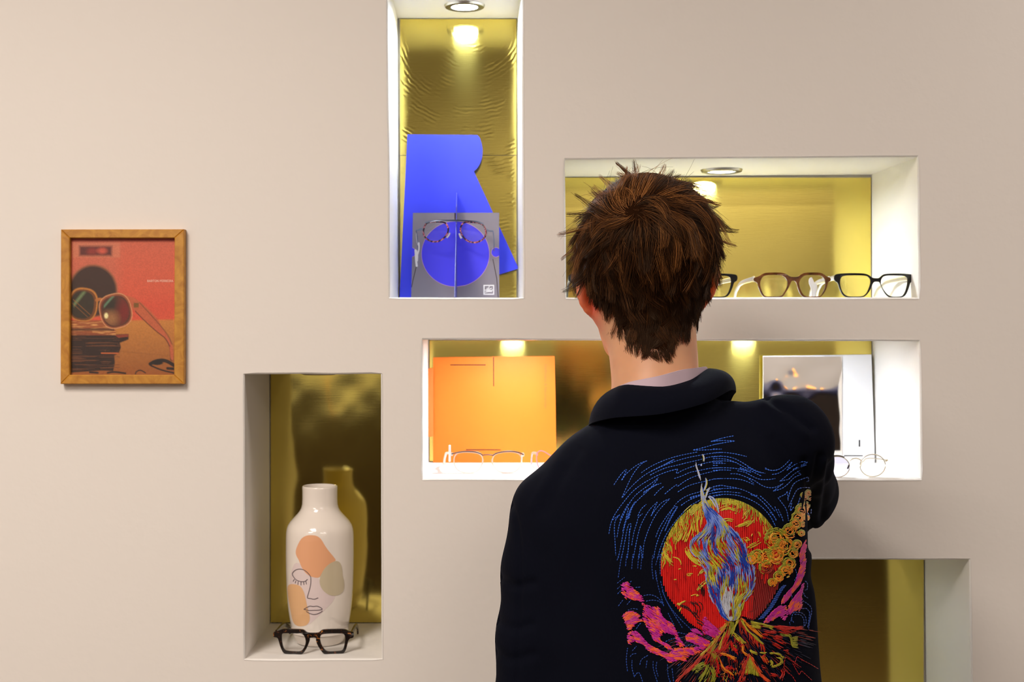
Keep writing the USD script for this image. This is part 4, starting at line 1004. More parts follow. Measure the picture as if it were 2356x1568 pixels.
def roots(n):
    i = rng.choice(len(ar), n, p=ar / ar.sum()); a, b = rng.random(n), rng.random(n)
    w = a + b > 1; a[w], b[w] = 1 - a[w], 1 - b[w]
    t = tri_[i]; return t[:, 0] + (t[:, 1] - t[:, 0]) * a[:, None] + (t[:, 2] - t[:, 0]) * b[:, None]
NG, NS, K = 1300, 46000, 8
gr = on_surface(roots(NG))[0]; root = on_surface(roots(NS))[0]
tree = cKDTree(gr); own = tree.query(root)[1]
ga = rng.normal(0, .40, NG); glift = rng.random(NG); glen = rng.uniform(.6, 1.5, NG)
def grow(p, ang, lift, length, out):
    q = p.copy(); n = surf_near(hf, q)[1]; pts = [p + n * (lift * .30)[:, None]]
    for s in range(K):
        f = flow(q, n); c = np.cross(n, f); a = ang[:, None]
        f = f * np.cos(a) + c * np.sin(a)
        q, n = on_surface(q + f * (length / K)[:, None], 2)
        t = (s + 1) / K
        h = lift * (.30 + .70 * (1 - (1 - t) ** 2.2)) + out * t ** 3
        pts.append(q + n * h[:, None])
    return np.stack(pts, 1)
def style(p):
    l = (p - HC) @ HR
    lift = np.interp(l[:, 2], [-.14, -.09, -.03, .03, .08, .12], [.0012, .0024, .007, .0125, .0150, .0135])
    length = np.interp(l[:, 2], [-.14, -.09, -.03, .03, .08, .12], [.013, .022, .038, .052, .066, .074])
    return lift, length
gl, gL = style(gr)
sd = np.clip((np.abs(((gr - HC) @ HR)[:, 0]) - .05) / .025, 0, 1)
gout = np.where(rng.random(NG) < .22 + .4 * sd, rng.uniform(.002, .017, NG), rng.uniform(-.003, .002, NG)) * np.clip(gl / .014, .1, 1.2)
guide = grow(gr, ga, gl * (.8 + .4 * glift), gL * glen, gout)
sl, sL = style(root)
strand = grow(root, ga[own] + rng.normal(0, .08, NS), sl * (.45 + .62 * rng.random(NS) ** .7), sL * glen[own] * rng.uniform(.8, 1.1, NS), gout[own] * rng.uniform(.5, 1.2, NS))
t = np.linspace(0, 1, K + 1)[None, :, None]
tip = guide[own] + (root - gr[own])[:, None] * (1 - .6 * t)
cl = np.interp(((root - HC) @ HR)[:, 2], [-.13, -.07, 0, .06], [.12, .25, .5, .72])[:, None, None] * rng.uniform(.6, 1.1, NS)[:, None, None]
strand = strand * (1 - cl * t ** 1.2) + tip * (cl * t ** 1.2)
# single hairs that stand away from the outline
fl = rng.choice(NS, 800, replace=False); d_, nn = surf_near(hf, strand[fl][:, -1])
low = np.clip((strand[fl][:, -1, 2] - (HC[2] - .05)) / .08, 0, 1)[:, None]
kick = (nn * rng.uniform(.004, .022, (len(fl), 1)) + rng.normal(0, .006, (len(fl), 3))) * low
strand[fl] += kick[:, None] * (t ** 2)
# loose tufts at the sides and on top that stand off and curl
lg_ = (gr - HC) @ HR
cand = np.where(((np.abs(lg_[:, 0]) > .058) & (lg_[:, 2] > -.005) & (lg_[:, 2] < .085)) | (lg_[:, 2] > .075))[0]
pick = rng.choice(cand, min(95, len(cand)), replace=False)
TN = 20; tufts, towner = [], []
for g0 in pick:
    p0 = gr[g0]; n0 = surf_near(hf, p0[None])[1]; f0 = flow(p0[None], n0)[0]; n0 = n0[0]
    L = rng.uniform(.034, .062); up = rng.uniform(.15, .55) * (1.1 if lg_[g0, 0] < 0 else .8) * (.35 if lg_[g0, 2] > .07 else 1)
    d0 = f0 + n0 * up + rng.normal(0, .22, 3); d0 /= np.linalg.norm(d0); curl = rng.normal(0, .5, 3) + n0 * rng.uniform(-.2, .5)
    path = [p0 + n0 * .004]; d = d0.copy()
    for s_i in range(K):
        d = d + (curl + np.array([0, 0, -.35])) * (1.0 / K); d /= np.linalg.norm(d); path.append(path[-1] + d * L / K)
    path = np.array(path); off = rng.normal(0, .0042, (TN, 3)); off -= np.outer(off @ n0, n0) * .6
    tt_ = np.linspace(0, 1, K + 1)[None, :, None]
    tufts.append(path[None] + off[:, None] * (1 - .8 * tt_) + rng.normal(0, .0012, (TN, 1, 3)) * tt_); towner += [g0] * TN
tufts = np.vstack(tufts); td = surf_near(hf, tufts.reshape(-1, 3))
tufts = (tufts.reshape(-1, 3) + td[1] * np.maximum(.004 - td[0], 0)[:, None]).reshape(tufts.shape)
strand = np.vstack([strand, tufts]); root = np.vstack([root, tufts[:, 0]]); own = np.r_[own, towner]; NS = len(strand)
seg = np.linalg.norm(np.diff(strand, axis=1), axis=2).max(1)
qq = project(strand.reshape(-1, 3)).reshape(NS, K + 1, 2)
ok = (seg < .02) & ((strand[:, :, 2] > HC[2] - .165).all(1)) & (qq[:, :, 1].max(1) < 838)
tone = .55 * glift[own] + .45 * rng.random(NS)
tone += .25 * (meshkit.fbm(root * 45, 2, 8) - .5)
tone += np.interp(((root - HC) @ HR)[:, 2], [-.12, -.03, .04, .09], [-.28, -.18, .04, .16])  # shade low on the head and light on top put into strand colour
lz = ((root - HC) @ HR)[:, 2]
def curves(name, parent, pts, w0, w1, material):
    path = numbered(str(parent.GetPath()) + '/' + name)
    c = UsdGeom.BasisCurves.Define(stage, path)
    n, k = pts.shape[:2]
    c.CreatePointsAttr(Vt.Vec3fArray.FromNumpy((pts - BASE[str(parent.GetPath())]).reshape(-1, 3).astype(np.float32)))
    c.CreateCurveVertexCountsAttr(Vt.IntArray.FromNumpy(np.full(n, k, np.int32)))
    c.CreateTypeAttr('linear'); c.CreateWrapAttr('nonperiodic')
    c.CreateWidthsAttr(Vt.FloatArray.FromNumpy(np.tile(np.linspace(w0, w1, k), n).astype(np.float32))); c.SetWidthsInterpolation('vertex')
    UsdShade.MaterialBindingAPI.Apply(c.GetPrim()).Bind(UsdShade.Material.Get(stage, '/World/Looks/' + material))
    return tag(c.GetPrim(), kind='stuff')
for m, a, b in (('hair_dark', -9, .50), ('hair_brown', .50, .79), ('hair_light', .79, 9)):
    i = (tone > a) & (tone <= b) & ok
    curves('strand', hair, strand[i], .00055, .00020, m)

# ------------------------------------------------------------------ clothes
noisy('navy_twill', (0.0024, 0.0030, 0.0072), 0.9, 900.0, 0.4, 0.0006, stretch=(1, 1, .35), specular_ior_level=0.06, sheen_weight=0.012, sheen_roughness=0.35, sheen_tint=(0.3, 0.4, 1.0))
noisy('lilac_cotton', lin(196, 172, 184), 0.8, 900.0, 0.25, 0.0004)
noisy('dark_denim', (0.012, 0.013, 0.018), 0.85, 600.0, 0.3, 0.0005)
mat('black_leather', (0.008, 0.008, 0.008), 0.35)
cd_mat('thread', 0.42)

JH = 0.004
jf = Field([L_SH[0] - .16, -.66, .74], [R_SH[0] + .15, .04, 1.53], JH)
rows = np.array([  # pixel row at the torso's middle depth, left and right edge there, half depth
    (895, 1455, 1610, .046), (925, 1428, 1650, .062), (955, 1395, 1700, .080), (985, 1352, 1755, .095), (1020, 1305, 1815, .108), (1065, 1260, 1858, .117), (1120, 1212, 1869, .124), (1200, 1196, 1867, .128), (1300, 1195, 1869, .129),
    (1400, 1196, 1879, .129), (1500, 1196, 1886, .129), (1568, 1196, 1889, .129), (1750, 1192, 1890, .130), (1990, 1190, 1890, .128)], float)
TY = -.405
sc = (TY + D) / F
rz_ = ZC - (rows[:, 0] - CY) * sc; rl = (rows[:, 1] - CX) * sc; rr_ = (rows[:, 2] - CX) * sc
from scipy.interpolate import PchipInterpolator
o_ = np.argsort(rz_)
pl, prr, pb = [PchipInterpolator(rz_[o_], a[o_]) for a in (rl, rr_, rows[:, 3])]
def torso(X, Y, Z):
    z = np.clip(Z, rz_.min(), rz_.max()); l, r, b = pl(z), prr(z), pb(z)
    a, cx_ = (r - l) / 2, (r + l) / 2
    cy_ = TY + .012 * np.sin((z - .9) * 4) - np.clip(z - 1.38, 0, 1) * .12
    e = 2.35
    q = ((np.abs(X - cx_) / a) ** e + (np.abs(Y - cy_) / b) ** e) ** (1 / e)
    d = (q - 1) * np.minimum(a, b) * .95
    return np.maximum(d, np.maximum(Z - rz_.max(), rz_.min() + .0 - Z) * .8)
jf.blend([rl.min(), TY - .15, rz_.min()], [rr_.max(), TY + .15, rz_.max()], torso, .02)
# sleeves
jf.chain([(P(1270, 1206, -.405), .0545), (P(1254, 1300, -.41), .0555), (P(1236, 1470, -.42), .0535), (L_EL, .0515), (L_EL + (L_WR - L_EL) * .45, .046), (L_EL + (L_WR - L_EL) * .93, .039)], .022)
jf.capsule(P(1420, 1080, -.40), P(1290, 1200, -.405), .052, .054, .03)
jf.capsule(R_SH, R_SH + (R_EL - R_SH) * .34, .0585, .056, .018)
jf.chain([(R_SH + (R_EL - R_SH) * .36 + [.002, 0, -.006], .052), (R_EL + [0, 0, -.004], .0575), (R_EL + (R_WR - R_EL) * .55, .047), (R_EL + (R_WR - R_EL) * .93, .038)], .016)
jf.capsule(P(1690, 1004, -.42), R_SH + [0, 0, -.010], .047, .050, .022)
# folds: shallow grooves across the raised shoulder and down the side
def groove(pts, r, depth):
    pts = [np.asarray(p) for p in pts]
    for a, b in zip(pts[:-1], pts[1:]): jf.capsule(a, b, r, r, depth, cut=True)
X_, Y_, Z_ = np.meshgrid(*jf.ax, indexing='ij')
near_ = np.abs(jf.f) < .03
pp = np.stack([X_[near_], Y_[near_], Z_[near_]], 1)
wr = (meshkit.fbm(pp * [9, 9, 5] + 3, 3, 21) - .5) * .010 + (meshkit.fbm(np.stack([pp[:, 0] * 16 + pp[:, 2] * 9, pp[:, 1] * 10, pp[:, 2] * 7 - pp[:, 0] * 6], 1), 2, 5) - .5) * .006
inner_ = np.clip(1 - np.abs(pp[:, 0] - P(1560, 0, -.5)[0]) / .16, 0, 1) * np.clip((1.34 - pp[:, 2]) / .05, 0, 1)
jf.f[near_] += (wr * (1 - .75 * inner_)).astype(np.float32)
del X_, Y_, Z_
jacket_mesh = jf.skin(6)
# folds and seams of the cloth: the surface is pressed in (or raised) along these lines
jv = np.array(jacket_mesh.vertices); jn = np.array(jacket_mesh.vertex_normals)
jp = project(jv); faces_us = jn[:, 1] < .05
FOLDS = [([(1752, 905), (1785, 932), (1825, 947), (1868, 985)], .0055, 9), ([(1762, 925), (1800, 960), (1850, 1000)], -.003, 12), ([(1886, 1050), (1872, 1120), (1852, 1190)], .005, 8), ([(1908, 1065), (1902, 1120), (1894, 1195)], .004, 7), ([(1897, 1060), (1889, 1120), (1874, 1195)], -.003, 7),
         ([(1852, 1060), (1868, 1160), (1870, 1260)], .005, 8), ([(1176, 1158), (1192, 1210), (1197, 1300), (1192, 1450), (1190, 1568)], .0028, 6), ([(1330, 1035), (1295, 1085), (1255, 1170)], .0028, 16), ([(1290, 1060), (1255, 1110), (1225, 1165)], -.002, 12), ([(1147, 1325), (1180, 1352), (1225, 1340)], .0035, 11), ([(1142, 1425), (1178, 1448), (1220, 1436)], .0035, 12),
         ([(1140, 1500), (1175, 1520), (1225, 1505)], .003, 12), ([(1400, 985), (1480, 972), (1580, 955), (1660, 925)], .003, 10), ([(1780, 1010), (1815, 1050), (1835, 1100)], .003, 12), ([(1880, 1300), (1850, 1380), (1865, 1480)], .003, 12)]
mv = np.zeros(len(jv))
for pts, dp, wd in FOLDS:
    dd = shapely.distance(LineString(chaikin(pts, 2, False)), shapely.points(jp)); mv += dp * np.exp(-(dd / wd) ** 2)
jacket_mesh.vertices = jv - jn * (mv * faces_us)[:, None]
jk = obj('jacket', jacket_mesh, 'navy_twill', who, smooth=True, label='dark navy twill jacket')

def band(T, B, mid, n=64, t=.003):
    """A strip of cloth between the closed or open curves T (top) and B (bottom), bulging through mid, with a thickness."""
    T, B, M = [np.asarray(a, float) for a in (T, B, mid)]
    u = np.linspace(0, len(T) - 1, n); k = np.arange(len(T))
    T, B, M = [np.stack([PchipInterpolator(k, a[:, i])(u) for i in range(3)], 1) for a in (T, B, M)]
    m = 9; g = np.linspace(0, 1, m)[:, None, None]
    C = 2 * M - (T + B) / 2
    S = (1 - g) ** 2 * T + 2 * g * (1 - g) * C + g ** 2 * B            # m x n x 3
    du = np.gradient(S, axis=1); dv = np.gradient(S, axis=0)
    N = np.cross(du, dv); N /= np.maximum(np.linalg.norm(N, axis=-1, keepdims=True), 1e-9)
    S2 = S - N * t
    V = np.vstack([S.reshape(-1, 3), S2.reshape(-1, 3)]); idx = np.arange(m * n).reshape(m, n); o = m * n
    q = [idx[:-1, :-1].ravel(), idx[:-1, 1:].ravel(), idx[1:, 1:].ravel(), idx[1:, :-1].ravel()]
    f = [np.column_stack([q[0], q[1], q[2]]), np.column_stack([q[0], q[2], q[3]]), np.column_stack([q[0], q[2], q[1]]) + o, np.column_stack([q[0], q[3], q[2]]) + o]
    rim = np.concatenate([idx[0, :-1], idx[:-1, -1], idx[-1, :0:-1], idx[:0:-1, 0]]); r2 = np.roll(rim, -1)
    f += [np.column_stack([rim, rim + o, r2 + o]), np.column_stack([rim, r2 + o, r2])]
    return V, np.vstack(f)
# jacket collar: top edge, bulge and lower edge from the left front, round the back, to the right front
ct = [P(1452, 930, -.315), P(1426, 905, -.350), P(1422, 894, -.400), P(1446, 889, -.452), P(1520, 894, -.478), P(1585, 880, -.458), P(1630, 852, -.405), P(1640, 858, -.350), P(1612, 900, -.310)]
cb = [P(1400, 1040, -.290), P(1366, 1000, -.340), P(1360, 978, -.410), P(1410, 962, -.485), P(1520, 952, -.516), P(1610, 930, -.498), P(1676, 897, -.420), P(1686, 905, -.345), P(1650, 985, -.285)]
cm = [(np.asarray(a) + np.asarray(b)) / 2 + np.asarray(d) for a, b, d in zip(ct, cb, [(-.004, .006, .004), (-.008, .003, .004), (-.008, -.002, .006), (-.005, -.007, .006), (0, -.009, .007), (.005, -.008, .006), (.008, -.003, .006), (.008, .003, .005), (.004, .006, .004)])]
obj('collar', band(ct, cb, cm), 'navy_twill', jk, smooth=50)
st_ = [P(1462, 925, -.322), P(1428, 903, -.355), P(1419, 893, -.402), P(1446, 880, -.450), P(1516, 864, -.470), P(1580, 848, -.452), P(1619, 843, -.404), P(1624, 856, -.355), P(1596, 892, -.322)]
sb_ = [np.asarray(a) + np.array([.004 * np.sign(a[0] - .25), 0, -.045]) for a in st_]
sm_ = [(np.asarray(a) + b) / 2 for a, b in zip(st_, sb_)]
obj('shirt', band(st_, sb_, sm_, t=.002), 'lilac_cotton', who, smooth=50, label='lilac shirt collar above the jacket')
# trousers and shoes, below the picture
tf = Field(HIP + [-.26, -.20, -.90], HIP + [.26, .20, .03], 0.009)
tf.capsule(HIP + [-.07, 0, -.03], HIP + [.07, 0, -.03], .118, .118, .03)
for i, sx in enumerate((-1, 1)): tf.chain([(HIP + [sx * .085, 0, -.08], .095), (KN[i], .074), (AN[i] + [0, 0, .02], .062)], .03)
obj('trousers', tf.skin(4), 'dark_denim', who, smooth=True)
for i, sx in enumerate((-1, 1)):
    sf = Field(AN[i] + [-.09, -.12, -.10], AN[i] + [.12, .24, .06], 0.006)
    a = AN[i].copy(); a[2] = .045
    sf.capsule(a + [0, -.04, 0], a + [sx * .012, .15, -.008], .042, .034, .02); sf.capsule(a, a + [0, -.01, .04], .045, .046, .02)
    sf.f = np.maximum(sf.f, (0.001 - sf.ax[2])[None, None, :].astype(np.float32))
    obj('shoe', sf.skin(3), 'black_leather', who, smooth=True)
# ---- EMBROIDERY on the jacket's back: every stitch a short raised thread lying on the cloth
jv = np.array(jacket_mesh.vertices); jn = np.array(jacket_mesh.vertex_normals)
jp = project(jv); vis = jn[:, 1] < -0.05
GX0, GY0, GS = 1300, 930, 8
gw, gh = 85, 90
depth = np.full((gh, gw), np.nan)
ci = ((jp[:, 0] - GX0) / GS).round().astype(int); ri = ((jp[:, 1] - GY0) / GS).round().astype(int)
ok_ = vis & (ci >= 0) & (ri >= 0) & (ci < gw) & (ri < gh)
for c_, r_, y_ in sorted(zip(ci[ok_], ri[ok_], jv[ok_, 1]), key=lambda q: -q[2]): depth[r_, c_] = y_
fill = ndimage.distance_transform_edt(np.isnan(depth), return_distances=False, return_indices=True)
depth = ndimage.gaussian_filter(ndimage.median_filter(depth[tuple(fill)], 3), 0.8)
def cloth(px, lift):
    """Points of the picture's frame laid onto the cloth's own surface."""
    px = np.asarray(px, float)
    y = ndimage.map_coordinates(depth, [(px[..., 1] - GY0) / GS, (px[..., 0] - GX0) / GS], order=1, mode='nearest') - lift
    s = (y + D) / F
    return np.stack([(px[..., 0] - CX) * s, y, ZC - (px[..., 1] - CY) * s], -1)
class Threads:
    def __init__(self, k=5, taper=.10): self.k, self.taper = k, taper; self.p, self.r, self.c, self.l = [], [], [], []
    def add(self, pts, r_px, col, lift=.0003):
        k = self.k
        p = np.asarray(pts, float); d = np.r_[0, np.cumsum(np.linalg.norm(np.diff(p, axis=0), axis=1))]
        if d[-1] < .3: return
        if (p[:, 0] > 1867).any() and p[:, 1].min() < 1225: return
        u = np.linspace(0, d[-1], k)
        self.p.append(np.column_stack([np.interp(u, d, p[:, 0]), np.interp(u, d, p[:, 1])])); self.r.append(r_px); self.c.append(col); self.l.append(lift)
    def build(self, name, label=None):
        p, r, c, l = np.array(self.p), np.array(self.r), np.array(self.c), np.array(self.l)
        n, k = p.shape[:2]
        t = np.linspace(-1, 1, k); prof = np.sqrt(np.maximum(1 - np.abs(t) ** 4, self.taper))
        tg = np.gradient(p, axis=1); tg /= np.maximum(np.linalg.norm(tg, axis=-1, keepdims=True), 1e-9)
        nm = np.stack([-tg[..., 1], tg[..., 0]], -1)
        w = r[:, None, None] * prof[None, :, None]
        m = .00057
        rr3 = (r[:, None] * prof[None] * m)
        L = l[:, None] + 0 * rr3
        a = cloth(p + nm * w, L - .0002); b = cloth(p, L + rr3 * 1.0); d = cloth(p - nm * w, L - .0002)
        V = np.stack([a, b, d], 2).reshape(-1, 3)         # n k 3
        base = (np.arange(n) * k * 3)[:, None]; f = []
        for i in range(k - 1):
            for j in (0, 1):
                q0, q1, q2, q3 = i * 3 + j, i * 3 + j + 1, (i + 1) * 3 + j + 1, (i + 1) * 3 + j
                f += [np.column_stack([base + q0, base + q2, base + q1]), np.column_stack([base + q0, base + q3, base + q2])]
        return obj(name, (V, np.vstack(f)), 'thread', jk, cd=np.repeat(c, k * 3, 0), label=label)
rng = np.random.default_rng(5)
BLUE, NAVYB, PALE, WHITE = lc(42, 94, 196), lc(20, 52, 140), lc(122, 144, 212), lc(178, 180, 190)
YEL, YGRN, ORG, RED, DRED = lc(186, 172, 46), lc(148, 146, 34), lc(226, 132, 24), lc(200, 16, 10), lc(120, 12, 12)
MAG, PINK, CORAL, RUST = lc(174, 26, 136), lc(204, 66, 124), lc(220, 92, 44), lc(156, 40, 18)
def vary(c, a=.16): return np.clip(np.asarray(c) * (1 + rng.normal(0, a)), 0, 1)
Q = [lambda p: zoomed(p, 1400, 990, 5.335), lambda p: zoomed(p, 1640, 990, 5.335), lambda p: zoomed(p, 1400, 1274, 5.335), lambda p: zoomed(p, 1640, 1274, 5.335)]
A = lambda p: zoomed(p, 1380, 980, 2.667)
# --- blue running stitch of the sky
sky = Threads(4)
def run(pts, r=1.15, n=2, col=BLUE, step=6.4, gap=1.0):
    p = chaikin(np.asarray(pts, float), n, False); d = np.r_[0, np.cumsum(np.linalg.norm(np.diff(p, axis=0), axis=1))]
    s = 0.0
    while s < d[-1] - 1:
        u = np.linspace(s, min(s + step - gap, d[-1]), 4)
        sky.add(np.column_stack([np.interp(u, d, p[:, 0]), np.interp(u, d, p[:, 1])]), r, vary(col, .2)); s += step
S1 = [[(65, 668), (110, 600), (160, 530), (215, 475)], [(160, 610), (190, 560), (225, 475)], [(165, 825), (220, 700), (270, 590), (330, 490), (410, 400), (475, 370)], [(475, 370), (400, 395), (330, 435), (250, 500), (200, 550), (165, 610)],
 [(170, 825), (250, 720), (350, 620), (450, 540), (560, 480), (700, 420), (850, 365), (1000, 325), (1140, 300), (1250, 280), (1390, 268)], [(400, 520), (500, 450), (620, 390), (750, 340), (900, 300), (1100, 262)], [(1040, 238), (1150, 215), (1280, 175), (1390, 155)], [(1040, 240), (1180, 240), (1390, 226)],
 [(1255, 135), (1390, 95)], [(1255, 135), (1390, 122)], [(520, 500), (580, 470), (700, 410), (810, 355)], [(690, 420), (750, 385), (810, 350)], [(510, 548), (600, 500), (720, 450), (850, 425), (980, 390), (1120, 360), (1250, 320), (1390, 312)],
 [(5, 1270), (30, 1120), (100, 990), (200, 860), (300, 740), (420, 650), (560, 570), (700, 510), (850, 470)], [(850, 470), (825, 540), (900, 490), (1030, 440), (1160, 405), (1280, 380), (1390, 375)], [(45, 1100), (140, 1030)], [(140, 1030), (80, 1100), (70, 1200), (80, 1350), (90, 1530)],
 [(105, 1310), (130, 1150), (190, 1020), (250, 900), (330, 790), (450, 700), (540, 640), (615, 575)], [(140, 1100), (170, 1030), (240, 900)], [(805, 590), (900, 560), (1000, 510), (1120, 490), (1250, 460), (1390, 455)], [(850, 685), (950, 610), (1060, 560), (1200, 520), (1390, 480)], [(850, 755), (950, 690), (1060, 650), (1200, 620), (1290, 595), (1390, 588)],
 [(690, 780), (760, 720), (845, 655), (840, 685)], [(425, 770), (500, 720), (580, 670), (650, 645)], [(430, 755), (520, 700), (600, 655)], [(560, 800), (610, 740), (685, 680)], [(120, 1568), (160, 1380), (190, 1200), (230, 1060), (290, 930), (380, 830), (500, 730), (610, 590)], [(174, 1240), (210, 1100), (250, 940)], [(235, 1090), (270, 960), (330, 865)], [(248, 1080), (290, 940), (320, 900)],
 [(160, 1568), (200, 1370), (240, 1150), (285, 1130), (250, 1300)], [(230, 1568), (250, 1400), (260, 1200)], [(285, 1410), (310, 1250), (350, 1130), (365, 1060), (420, 1020)], [(360, 1050), (400, 960), (465, 905)], [(305, 1568), (340, 1380), (380, 1200), (440, 1070), (510, 960), (600, 875)], [(525, 1050), (560, 960), (600, 880)], [(420, 1568), (430, 1400), (480, 1240), (560, 1060), (650, 940), (755, 835)], [(755, 835), (650, 880), (560, 990), (520, 1050)],
 [(375, 1568), (395, 1360), (410, 1568)], [(555, 1568), (580, 1420), (640, 1250), (720, 1100), (800, 930), (870, 855), (980, 790), (1130, 750), (1300, 690), (1390, 672)], [(580, 1310), (620, 1200), (700, 1070), (800, 940), (860, 925), (780, 1050), (690, 1240)], [(600, 1568), (650, 1400), (720, 1250), (830, 1100), (930, 990)], [(1000, 830), (1130, 785), (1250, 740), (1390, 715)], [(890, 920), (990, 850), (1120, 800)], [(930, 990), (1000, 920), (1130, 850)], [(1200, 790), (1300, 760), (1390, 750)], [(1220, 820), (1390, 790)], [(640, 1568), (690, 1370)], [(1000, 822), (1060, 800), (1130, 795)], [(700, 1220), (760, 1060), (850, 930)]]
S2 = [[(0, 130), (120, 90), (255, 65)], [(0, 130), (130, 120), (270, 128)], [(270, 128), (130, 150), (0, 175)], [(0, 225), (110, 230)], [(0, 275), (120, 265), (280, 285), (415, 320)], [(0, 325), (130, 312), (250, 335), (350, 385), (450, 450), (550, 505), (645, 525)], [(0, 345), (150, 345), (260, 380), (370, 440), (480, 500), (600, 560)], [(0, 375), (180, 370), (300, 395)], [(0, 405), (160, 403)], [(0, 396), (120, 392)], [(0, 428), (70, 428)], [(0, 460), (150, 455), (300, 465), (460, 510)], [(330, 450), (400, 480), (470, 515)], [(330, 465), (400, 495)], [(430, 450), (520, 500), (600, 520)], [(0, 490), (110, 482), (225, 487)], [(300, 493), (400, 510), (480, 560), (570, 600), (660, 605), (770, 590)], [(215, 530), (310, 530), (420, 575), (510, 610), (590, 670), (680, 705), (770, 700), (865, 650)], [(865, 650), (800, 700), (740, 745)], [(0, 595), (150, 588), (300, 592), (400, 615), (505, 665)], [(440, 590), (505, 650)],
 [(0, 690), (90, 668), (180, 685), (300, 705), (420, 745), (540, 810), (640, 900), (730, 1010), (780, 1110)], [(0, 720), (150, 708), (300, 710)], [(0, 770), (150, 745), (345, 768)], [(0, 800), (130, 780), (300, 790), (440, 835), (560, 900), (650, 980), (720, 1070), (770, 1175)], [(460, 780), (550, 800)], [(470, 790), (545, 812)], [(580, 800), (680, 890), (770, 1000)], [(700, 1000), (760, 1060), (785, 1110)], [(760, 930), (820, 1060)], [(800, 960), (850, 1060), (865, 1120)], [(640, 455), (700, 490), (790, 490), (870, 440), (945, 360)], [(640, 470), (720, 495), (800, 480)], [(725, 540), (800, 530), (880, 480), (975, 385)], [(975, 385), (910, 490)], [(910, 490), (1000, 420), (1090, 378), (1165, 390)], [(1165, 390), (1080, 430), (950, 495), (1070, 450), (1150, 420)], [(820, 625), (900, 560), (990, 480), (1145, 420)], [(830, 620), (930, 600)], [(930, 600), (1000, 530), (1070, 490)], [(1050, 520), (1100, 535), (1000, 570), (930, 650), (850, 715), (740, 745)], [(920, 850), (960, 710), (1000, 640), (1080, 600), (1170, 570)], [(1170, 570), (1180, 620), (1150, 625)], [(915, 745), (900, 780), (800, 825)], [(800, 825), (850, 890), (910, 970), (930, 1110)], [(915, 745), (925, 860)], [(930, 940), (980, 830), (1030, 720), (1100, 698), (1200, 700), (1225, 730)], [(950, 980), (970, 880)], [(955, 985), (1000, 930)], [(1040, 915), (1080, 800)], [(1150, 975), (1190, 1050)], [(1210, 960), (1205, 1020)]]
S3 = [[(120, 290), (140, 150), (165, 0)], [(105, 80), (130, 0)], [(210, 150), (225, 0)], [(285, 185), (300, 0)], [(360, 180), (370, 0)], [(395, 190), (415, 0)], [(550, 310), (530, 150), (545, 0)], [(580, 140), (600, 60), (640, 0)], [(635, 250), (632, 100), (640, 0)], [(590, 320), (575, 200)], [(680, 640), (640, 500), (600, 360), (580, 200)], [(640, 330), (680, 500), (740, 630), (820, 760), (910, 910)], [(730, 720), (810, 880)], [(660, 450), (720, 600), (850, 770), (1020, 930)], [(850, 960), (960, 985)], [(105, 360), (200, 285)], [(105, 430), (140, 400)], [(110, 490), (150, 450)], [(120, 640), (185, 555)], [(225, 625), (275, 565)], [(265, 345), (285, 330)], [(330, 410), (395, 405)], [(430, 510), (510, 495), (590, 520), (640, 570), (670, 615)], [(460, 580), (530, 562), (620, 575), (660, 610)], [(235, 690), (300, 665), (370, 680)], [(340, 920), (380, 860), (410, 840)], [(700, 1075), (780, 1035), (910, 1025)], [(940, 1135), (1010, 1110), (1075, 1125)],
 [(235, 1440), (215, 1300), (235, 1150)], [(345, 1220), (290, 1225), (260, 1270)], [(290, 1190), (345, 1130)], [(320, 1510), (285, 1400), (290, 1300)], [(320, 1500), (375, 1430), (420, 1568)], [(385, 1360), (400, 1290), (490, 1240)], [(460, 1400), (475, 1300)], [(550, 1310), (545, 1400), (600, 1568)], [(595, 1320), (580, 1400), (610, 1500)], [(725, 1350), (730, 1500), (760, 1568)], [(850, 1370), (890, 1340)], [(780, 1400), (800, 1568)]]
S4 = [[(560 + d * 14, 805 - d * 4), (700 + d * 12, 640), (820 + d * 9, 430), (870 + d * 8, 380)] for d in range(5)] + [[(1130, 330), (1165, 350), (1160, 440), (1130, 440)], [(1110, 470), (1130, 520), (1170, 540)], [(1100, 570), (1150, 600), (1210, 650), (1215, 720), (1190, 800), (1175, 930)], [(1100, 670), (1150, 660), (1190, 720), (1200, 800), (1160, 900)], [(980, 720), (1080, 710), (1140, 760), (1150, 860), (1110, 890)], [(1000, 740), (1080, 740), (1120, 800), (1120, 880)], [(960, 790), (1000, 850)], [(940, 830), (950, 870)], [(960, 830), (980, 720), (1020, 700)], [(1190, 700), (1180, 800), (1165, 900)], [(960, 470), (980, 560), (960, 640)], [(1010, 180), (1040, 260), (1000, 330)]]
for lines_, q in ((S1, Q[0]), (S2, Q[1])):
    for p in lines_: run(q(p))
for lines_, q in ((S3, Q[2]), (S4, Q[3])):
    for p in lines_: run(q(p), col=lc(28, 66, 150))
sky.build('embroidered_sky', 'blue running stitch swirls')

